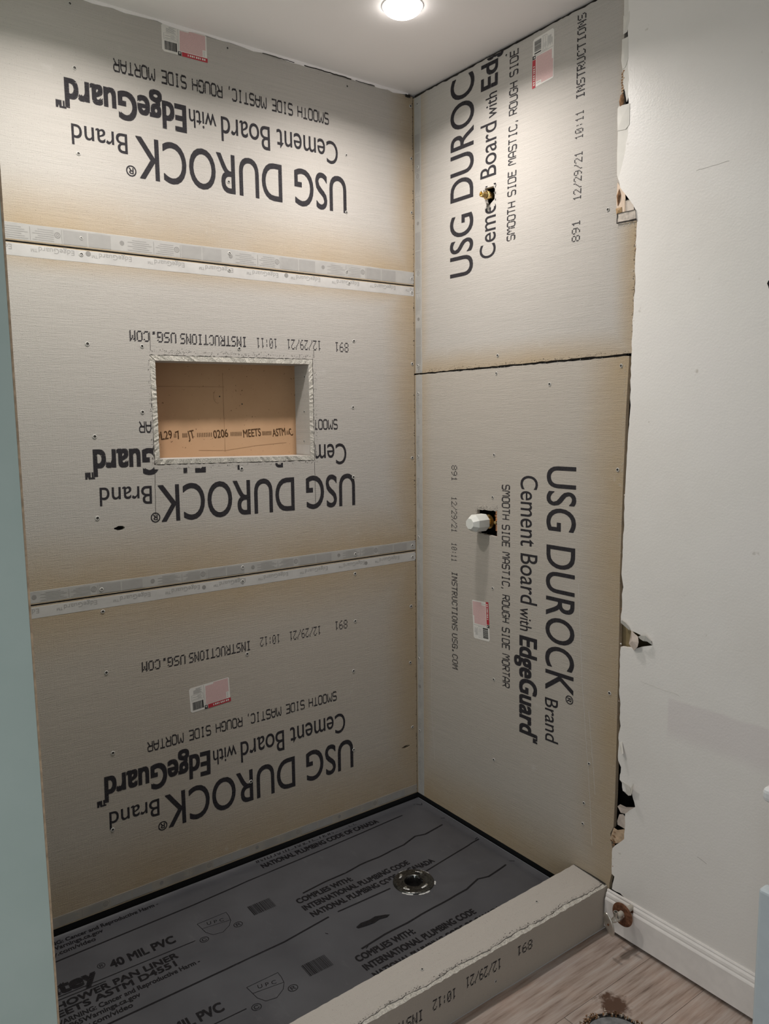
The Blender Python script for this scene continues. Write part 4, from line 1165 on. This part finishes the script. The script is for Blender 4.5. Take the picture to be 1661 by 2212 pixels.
for a in (20, 110, 200, 290):
    q = MB(); r0 = 1.78 * IN
    q.lathe([(.0, .0085), (.13 * IN, .0085), (.17 * IN, .007), (.19 * IN, .0035)], 'z', 8, (r0 * math.cos(math.radians(a)), r0 * math.sin(math.radians(a)), 0)); q.build('bolt', CHROME, dr)
GLUE = simple('white_sealant', (.66, .65, .63), .3, var=.2)
for a, w, rr in ((215, 30, 2.55), (262, 34, 2.58), (20, 30, 2.5), (85, 24, 2.5), (318, 16, 2.55), (120, 16, 1.7), (35, 20, 1.85), (275, 22, 1.75), (205, 24, 1.9)):
    q = MB(); big = rr > 2.3; h0 = .0012 if big else .0058
    for k in range(10):
        t0, t1 = math.radians(a + w * (k / 10 - .5)), math.radians(a + w * ((k + 1) / 10 - .5))
        e0, e1 = (.05 + .1 * random.random()), (.05 + .1 * random.random())
        q.quad([((rr - e0) * math.cos(t0) * IN, (rr - e0) * math.sin(t0) * IN, h0), ((rr + e0) * math.cos(t0) * IN, (rr + e0) * math.sin(t0) * IN, h0 - .0006), ((rr + e1) * math.cos(t1) * IN, (rr + e1) * math.sin(t1) * IN, h0 - .0006), ((rr - e1) * math.cos(t1) * IN, (rr - e1) * math.sin(t1) * IN, h0)])
    q.build('sealant_smear', GLUE, dr)

# ------------------------------------------------------------------ curb
cu = empty('shower_curb', (-29 * IN, -33.45 * IN, -2.15 * IN))
tag(cu, 'low shower curb clad in cement board along the front of the pan', 'curb')
def cloc(x, y, z): return ((x + 29) * IN, (y + 33.45) * IN, (z + 2.15) * IN)
CTOP = board_mat('curb_top', -100, 100, -100, 100, {'l': 1}, 31, .1, .1)
# top slab
K = 150
fr, bk_, fz_ = [], [], []
for k in range(K + 1):
    x = -57.6 + (57.55) * k / K
    fr.append((x, -33.0 + .12 * math.sin(x * .8) + random.uniform(-.07, .07)))
v, f = [], []
for k in range(K + 1):
    x, yf = fr[k]
    yb = -28.8 - 1.25 * (-x) / 57 + random.uniform(-.03, .03)
    for yy, zz in ((yb, 3.02), (yf, 2.86), (yf + .05, 2.36), (yb, 2.5)): v.append(cloc(x, yy, zz))
for k in range(K):
    q = 4 * k
    for s0, s1 in ((0, 1), (1, 2), (2, 3), (3, 0)): f.append((q + s0, q + 4 + s0, q + 4 + s1, q + s1))
f += [(0, 1, 2, 3), (4 * K + 3, 4 * K + 2, 4 * K + 1, 4 * K)]
new_mesh('top_panel', v, f, CTOP, cu)
# front slab with a broken top edge
v, f, fm = [], [], []
for k in range(K + 1):
    x, yf = fr[k]
    zt = 2.78 + random.uniform(-.07, .06)
    for yy, zz in ((-33.45, -2.1), (-33.45, zt - .05), (yf - .06 + random.uniform(-.02, .02), zt + .03), (-32.96, -2.1)): v.append(cloc(x, yy, zz))
for k in range(K):
    q = 4 * k
    for (s0, s1), mi in (((0, 1), 0), ((1, 2), 1), ((2, 3), 0), ((3, 0), 0)): f.append((q + s0, q + 4 + s0, q + 4 + s1, q + s1)); fm.append(mi)
f += [(0, 1, 2, 3), (4 * K + 3, 4 * K + 2, 4 * K + 1, 4 * K)]; fm += [0, 1]
CFR = board_mat('curb_front', -100, 100, -100, 100, {'l': 1}, 37, .3, .15)
fp = new_mesh('front_panel', v, f, CFR, cu, mats=[CFR, EDGE], fmat=fm)
core = MB(); a = cloc(-57.5, -32.9, -2.1); b_ = cloc(-.3, -29.2, 2.35)
core.box(a[0], b_[0], a[1], b_[1], a[2], b_[2]); core.build('curb_core', BLACK, cu)
# crumbly broken rim
rm = MB()
for k in range(420):
    i = random.randrange(K); x, yf = fr[i]
    p = cloc(x + random.uniform(-.2, .2), yf + random.gauss(.1, .12), 2.88); s = random.uniform(.02, .07) * IN
    rm.quad([(p[0], p[1], p[2] + .0005), (p[0] + s * 2, p[1] + s * .2, p[2]), (p[0] + s * 2, p[1] + s, p[2] + .0008), (p[0], p[1] + s, p[2] + .0004)])
tag(rm.build('crumbled_rim', EDGE, cu), kind='stuff')
rm = MB()
for k in range(380):
    i = random.randrange(K); x, yf = fr[i]
    p = cloc(x + random.uniform(-.2, .2), yf + abs(random.gauss(.0, .14)), 2.885); s = random.uniform(.02, .06) * IN
    rm.quad([(p[0], p[1], p[2] + .0003), (p[0] + s * 2.5, p[1] + s * .2, p[2] + .0003), (p[0] + s * 2, p[1] + s, p[2] + .0003), (p[0], p[1] + s, p[2] + .0003)])
tag(rm.build('crumbled_rim', CRACK, cu), kind='stuff')
# lettering on the front, on a child frame facing the room
RF = RA.to_4x4()
def curb_dots(body, u0, u1, vb, h, bold=False):
    o = dots(cu, body, (u0, vb), (u1, vb + .04), h, bold, INK)
    for p in o.data.vertices:
        X, Yv, Z = p.co
        p.co = ((X / IN + 29) * IN, -Z, (Yv / IN + 2.15) * IN)
    return o
curb_dots('891', -12.0, -14.2, 1.6, .95, True); curb_dots('12/29/21', -16.45, -21.15, 1.52, 1.05, True); curb_dots('10:12', -22.4, -25.2, 1.2, 1.0, True); curb_dots('INSTRUCTIONS', -26.4, -34.4, 1.0, 1.0, True)
for x, y_ in ((-8.6, -30.9), (-24.8, -31.4)):
    o = bpy.data.objects.new('screw', screw_me); link(o, cu); o.location = cloc(x, y_, 2.965); o.scale = (.7, .7, .7)
o = bpy.data.objects.new('screw', screw_me); link(o, cu); o.rotation_euler = (math.pi / 2, 0, 0); o.location = cloc(-17.2, -33.455, -.6); o.scale = (.7, .7, .7)
dg = MB()                                                   # dark joint where the curb meets the right wall
p = [cloc(-.05, y_, z_) for y_, z_ in ((-28.8, 3.03), (-30, 3.0), (-31.2, 3.02), (-32.3, 2.98), (-33.3, 2.9))]
for k in range(4): dg.quad([p[k], (p[k][0] - .15 * IN * (.5 + k * .35), p[k][1], p[k][2] + .0006), (p[k + 1][0] - .15 * IN * (.5 + (k + 1) * .35), p[k + 1][1], p[k + 1][2] + .0006), p[k + 1]])
dg.build('joint_gap', CRACK, cu)

# ------------------------------------------------------------------ plumbing
# brass shower-arm stub
sa = empty('shower_arm_stub', Vector((0, -14.25 * IN, 80.35 * IN)), RB)
tag(sa, 'threaded brass pipe stub poking through the upper right wall board', 'pipe stub')
m = MB(); m.lathe([(.0, -.045), (.40 * IN, -.045), (.40 * IN, .006), (.50 * IN, .007), (.50 * IN, .013), (.40 * IN, .014)], 'z', 18); m.build('brass_collar', BRASS, sa)
m = MB(); pr = [(.34 * IN, .013)]
for k in range(6): pr += [(.34 * IN, .0145 + k * .003), (.30 * IN, .016 + k * .003)]
pr += [(.33 * IN, .034), (.30 * IN, .0345), (.22 * IN, .0345), (.20 * IN, .030), (0, .030)]
m.lathe(pr, 'z', 18); m.build('threaded_end', BRASS, sa)
m = MB(); m.box(-1.2 * IN, 1.4 * IN, -1.6 * IN, 1.4 * IN, -.055, -.05); m.build('cavity_back', BLACK, sa)

# shower valve with its white plastic guard
sv = empty('shower_valve', Vector((0, -13.6 * IN, 41.35 * IN)), RB)
tag(sv, 'shower valve with faceted white plastic guard standing out of the right wall', 'valve')
def octo(a): return [(a * s * math.cos(math.radians(22.5 + 45 * k)), a * math.sin(math.radians(22.5 + 45 * k))) for k in range(8) for s in (1.0,)]
v, f = [], []
for a, h in ((1.12, .03), (1.14, .06), (1.12, 1.75), (.70, 2.45)):
    v += [((p[0] - .02) * IN * 1.0, p[1] * IN, h * IN) for p in octo(a)]
for j in range(3):
    for k in range(8): f.append((8 * j + k, 8 * j + (k + 1) % 8, 8 * j + 8 + (k + 1) % 8, 8 * j + 8 + k))
f += [tuple(range(7, -1, -1)), tuple(range(24, 32))]
g = new_mesh('plastic_guard', v, f, PLASTIC, sv)
bv_ = g.modifiers.new('b', 'BEVEL'); bv_.width = .0012; bv_.segments = 2
m = MB(); m.lathe([(.0, -.05), (.9 * IN, -.05), (.9 * IN, -.02), (.45 * IN, -.018), (.45 * IN, .004), (.0, .004)], 'z', 18); m.build('valve_body', BRASS, sv)
m = MB(); m.lathe([(.31 * IN, -1.0 * IN), (.31 * IN, 3.6 * IN)], 'y', 14, (1.5 * IN, 0, -.023)); m.lathe([(.36 * IN, .75 * IN), (.42 * IN, .8 * IN), (.42 * IN, 1.0 * IN), (.36 * IN, 1.05 * IN)], 'y', 14, (1.5 * IN, 0, -.023)); m.build('copper_pipe', COPPER, sv)
m = MB(); m.lathe([(.31 * IN, -3.6 * IN), (.31 * IN, -1.0 * IN)], 'y', 14, (1.8 * IN, 0, -.022)); m.build('copper_pipe', COPPER, sv)
m = MB(); m.lathe([(0, -.024), (.2 * IN, -.022), (.26 * IN, -.01), (.2 * IN, -.002), (0, -.001)], 'z', 12, (1.75 * IN, .1 * IN, -.002)); m.build('brass_screw', BRASS, sv)
m = MB(); m.box(-3.2 * IN, 3.2 * IN, -4 * IN, 4 * IN, -.10, -.095); m.build('cavity_back', BLACK, sv)

# shut-off valve at the baseboard: axis along -x from the wall
so = empty('shutoff_valve', (0, -36.85 * IN, 2.05 * IN))
tag(so, 'old water shut-off valve with rusted round escutcheon at the baseboard end', 'shut-off valve')
def A(prof, name, mat, o=(0, 0, 0), seg=20, scl=(1, 1), smooth=False):
    m = MB(); m.lathe([(r * IN, -h * IN) for r, h in prof], 'x', seg, tuple(q * IN for q in o), scl); return m.build(name, mat, so, smooth)
A([(.30, -.4), (.30, 2.9)], 'supply_pipe', simple('painted_pipe', (.50, .46, .40), .6, .2), (0, 0, .05))
m = MB(); m.box(-.55 * IN, -.05 * IN, -.33 * IN, .33 * IN, -.5 * IN, -.1 * IN); m.build('pipe_bracket', RUST, so)
A([(.30, 1.95), (.6, 2.0), (1.05, 1.98), (1.24, 1.9), (1.27, 1.86), (1.24, 1.84), (1.0, 1.9), (.5, 1.92), (.3, 1.87)], 'escutcheon', RUST, (0, 0, -.15), 36)
A([(0, 2.1), (.34, 2.1), (.38, 2.15), (.38, 2.75), (.34, 2.8), (.30, 2.85), (.30, 3.3), (.22, 3.35), (.2, 3.7), (0, 3.7)], 'valve_body', CHROME, (0, 0, -.18), 8)
m = MB(); m.lathe([(.21 * IN, -.1 * IN), (.21 * IN, .42 * IN), (.24 * IN, .43 * IN), (.24 * IN, .62 * IN), (.17 * IN, .62 * IN), (.16 * IN, .4 * IN), (0, .4 * IN)], 'z', 16, (-3.02 * IN, 0, .05 * IN)); m.build('outlet', CHROME, so)
m = MB(); m.lathe([(.15 * IN, .405 * IN), (0, .41 * IN)], 'z', 12, (-3.02 * IN, 0, .05 * IN)); m.build('outlet_bore', BLACK, so)
A([(0, 3.6), (.16, 3.6), (.16, 4.0), (.5, 4.05), (.92, 4.0), (1.0, 4.07), (1.0, 4.15), (.9, 4.2), (.5, 4.16), (.2, 4.2), (0, 4.2)], 'oval_handle', CHROME, (0, 0, 0), 30, (.55, 1.2), True)
hs = A([(0, 4.2), (.1, 4.2), (.12, 4.26), (0, 4.28)], 'handle_screw', RUST, (0, 0, -.3), 10)
for o in so.children:
    if o.name.startswith('oval_handle'): o.rotation_euler = (math.radians(-24), 0, 0); o.location = (0, 0, -.3 * IN)

# toilet flange in the floor
tf = empty('toilet_flange', (FLC[0] * IN, FLC[1] * IN, -2.2 * IN))
tag(tf, 'round grey toilet flange with crumbled rusty rim in the plank floor', 'toilet flange')
m = MB(); m.lathe([(2.0 * IN, -.06), (2.0 * IN, -.002), (2.1 * IN, .0), (2.9 * IN, .0), (2.95 * IN, -.004)], 'z', 40); m.build('flange_ring', simple('flange_grey', (.20, .205, .21), .55, .3, var=.35, nscale=60), tf)
m = MB(); m.lathe([(2.0 * IN, -.058), (0, -.058)], 'z', 24); m.build('pipe_mouth', BLACK, tf)
m = MB(); m.lathe([(2.8 * IN, -.003), (3.5 * IN, -.004)], 'z', 40); m.build('wax_bed', simple('old_wax', (.17, .13, .085), .8, var=.5, nscale=80, bmp=.5), tf)
db = MB()
for k in range(320):
    a = random.uniform(0, 6.283); r = random.gauss(3.3, .16)
    x, y_ = r * math.cos(a), r * math.sin(a); s = random.uniform(.05, .2)
    t = random.uniform(0, 6); dx, dy = math.cos(t) * s, math.sin(t) * s
    z = .0022 + random.random() * .003
    n = len(db.v)
    db.v += [((x) * IN, y_ * IN, z), ((x + dx * 1.6) * IN, (y_ + dy * 1.6) * IN, z - .001), ((x - dy * .6) * IN, (y_ + dx * .6) * IN, z + .001), (x * IN, y_ * IN, -.004)]
    db.f += [(n, n + 1, n + 2), (n, n + 3, n + 1), (n + 1, n + 3, n + 2), (n, n + 2, n + 3)]
o = db.build('crumbled_rim', BROWNBIT, tf); tag(o, kind='stuff')
o.data.materials.append(simple('pale_chip', (.55, .46, .38), .9)); o.data.polygons.foreach_set('material_index', [1 if (k // 4) % 3 == 0 else 0 for k in range(len(o.data.polygons))])

# ------------------------------------------------------------------ vanity cabinet at the right edge
va = empty('vanity_cabinet', (-10 * IN, -72 * IN, -2.15 * IN))
tag(va, 'pale blue painted vanity cabinet with a white top against the white wall', 'cabinet')
def vb(x0, x1, y0, y1, z0, z1, name, mat, bev=.004):
    m = MB(); m.box((x0 + 10) * IN, (x1 + 10) * IN, (y0 + 72) * IN, (y1 + 72) * IN, (z0 + 2.15) * IN, (z1 + 2.15) * IN)
    o = m.build(name, mat, va); b2 = o.modifiers.new('b', 'BEVEL'); b2.width = bev; b2.segments = 3; return o
vb(-20.0, -.2, -84, -60.0, 29.95, 30.95, 'counter_top', TOPWHITE, .009)
vb(-19.2, -.3, -83.6, -60.6, -2.15, 29.93, 'cabinet_body', CABINET)
d = vb(-20.2, -19.22, -83, -60.25, 0.5, 24.2, 'door', CABINET, .006)
vb(-19.7, -19.22, -83, -60.75, 24.8, 29.4, 'drawer', CABINET, .005)
m = MB(); m.lathe([(.0, 0), (.2 * IN, 0), (.2 * IN, .5 * IN), (.45 * IN, .7 * IN), (.4 * IN, .95 * IN), (0, 1.0 * IN)], 'z', 14); h_ = m.build('knob', CHROME, d); h_.rotation_euler = (0, -math.pi / 2, 0); h_.location = ((-20.2 + 10) * IN, (-80 + 72) * IN, 24.15 * IN)

# ------------------------------------------------------------------ recessed lights
def can(x, y, label):
    z = zc(y)
    o = empty('recessed_light', (x * IN, y * IN, z * IN))
    tag(o, label, 'light', 'recessed shower lights')
    m = MB(); m.lathe([(2.0 * IN, -.002), (2.05 * IN, -.0025), (2.12 * IN, -.002), (2.16 * IN, .0)], 'z', 40); m.build('trim_ring', CEIL, o, True)
    m = MB(); pr = [(2.02 * IN, .0)]
    for k in range(1, 10):
        a = k / 9 * math.pi / 2
        pr.append((2.02 * IN * math.cos(a) + (1e-5 if k == 9 else 0), -1.05 * IN * math.sin(a)))
    m.lathe(pr, 'z', 36); m.build('lens', LENS, o, True)
    l = bpy.data.lights.new('beam', 'AREA'); l.shape = 'DISK'; l.size = 3.4 * IN; l.energy = CAN_POWER; l.color = CAN_COLOR; l.spread = math.radians(CAN_SPREAD)
    lo = bpy.data.objects.new('beam', l); link(lo, o); lo.location = (0, 0, -1.12 * IN)
can(-14.9, -16.9, 'glowing round recessed light in the white ceiling over the drain')
can(-45.0, -16.9, 'second round recessed light, over the left half of the shower, above the frame')

# small prints and crumbs that nobody would pick apart
for o in bpy.data.objects:
    if o.parent == AM and o.name.startswith('printed_lettering'): o['kind'] = 'stuff'      # cut through by the niche
    if o.parent and o.name.split('.')[0] in ('printed_panel', 'printed_symbol', 'printed_lines', 'band_lettering', 'barcode', 'caulk_crack', 'score_line', 'crack_line', 'stamped_ticks', 'crease', 'tape_lettering', 'date_print', 'printed_emblem', 'scratch', 'joint_gap'):
        o['kind'] = 'stuff'
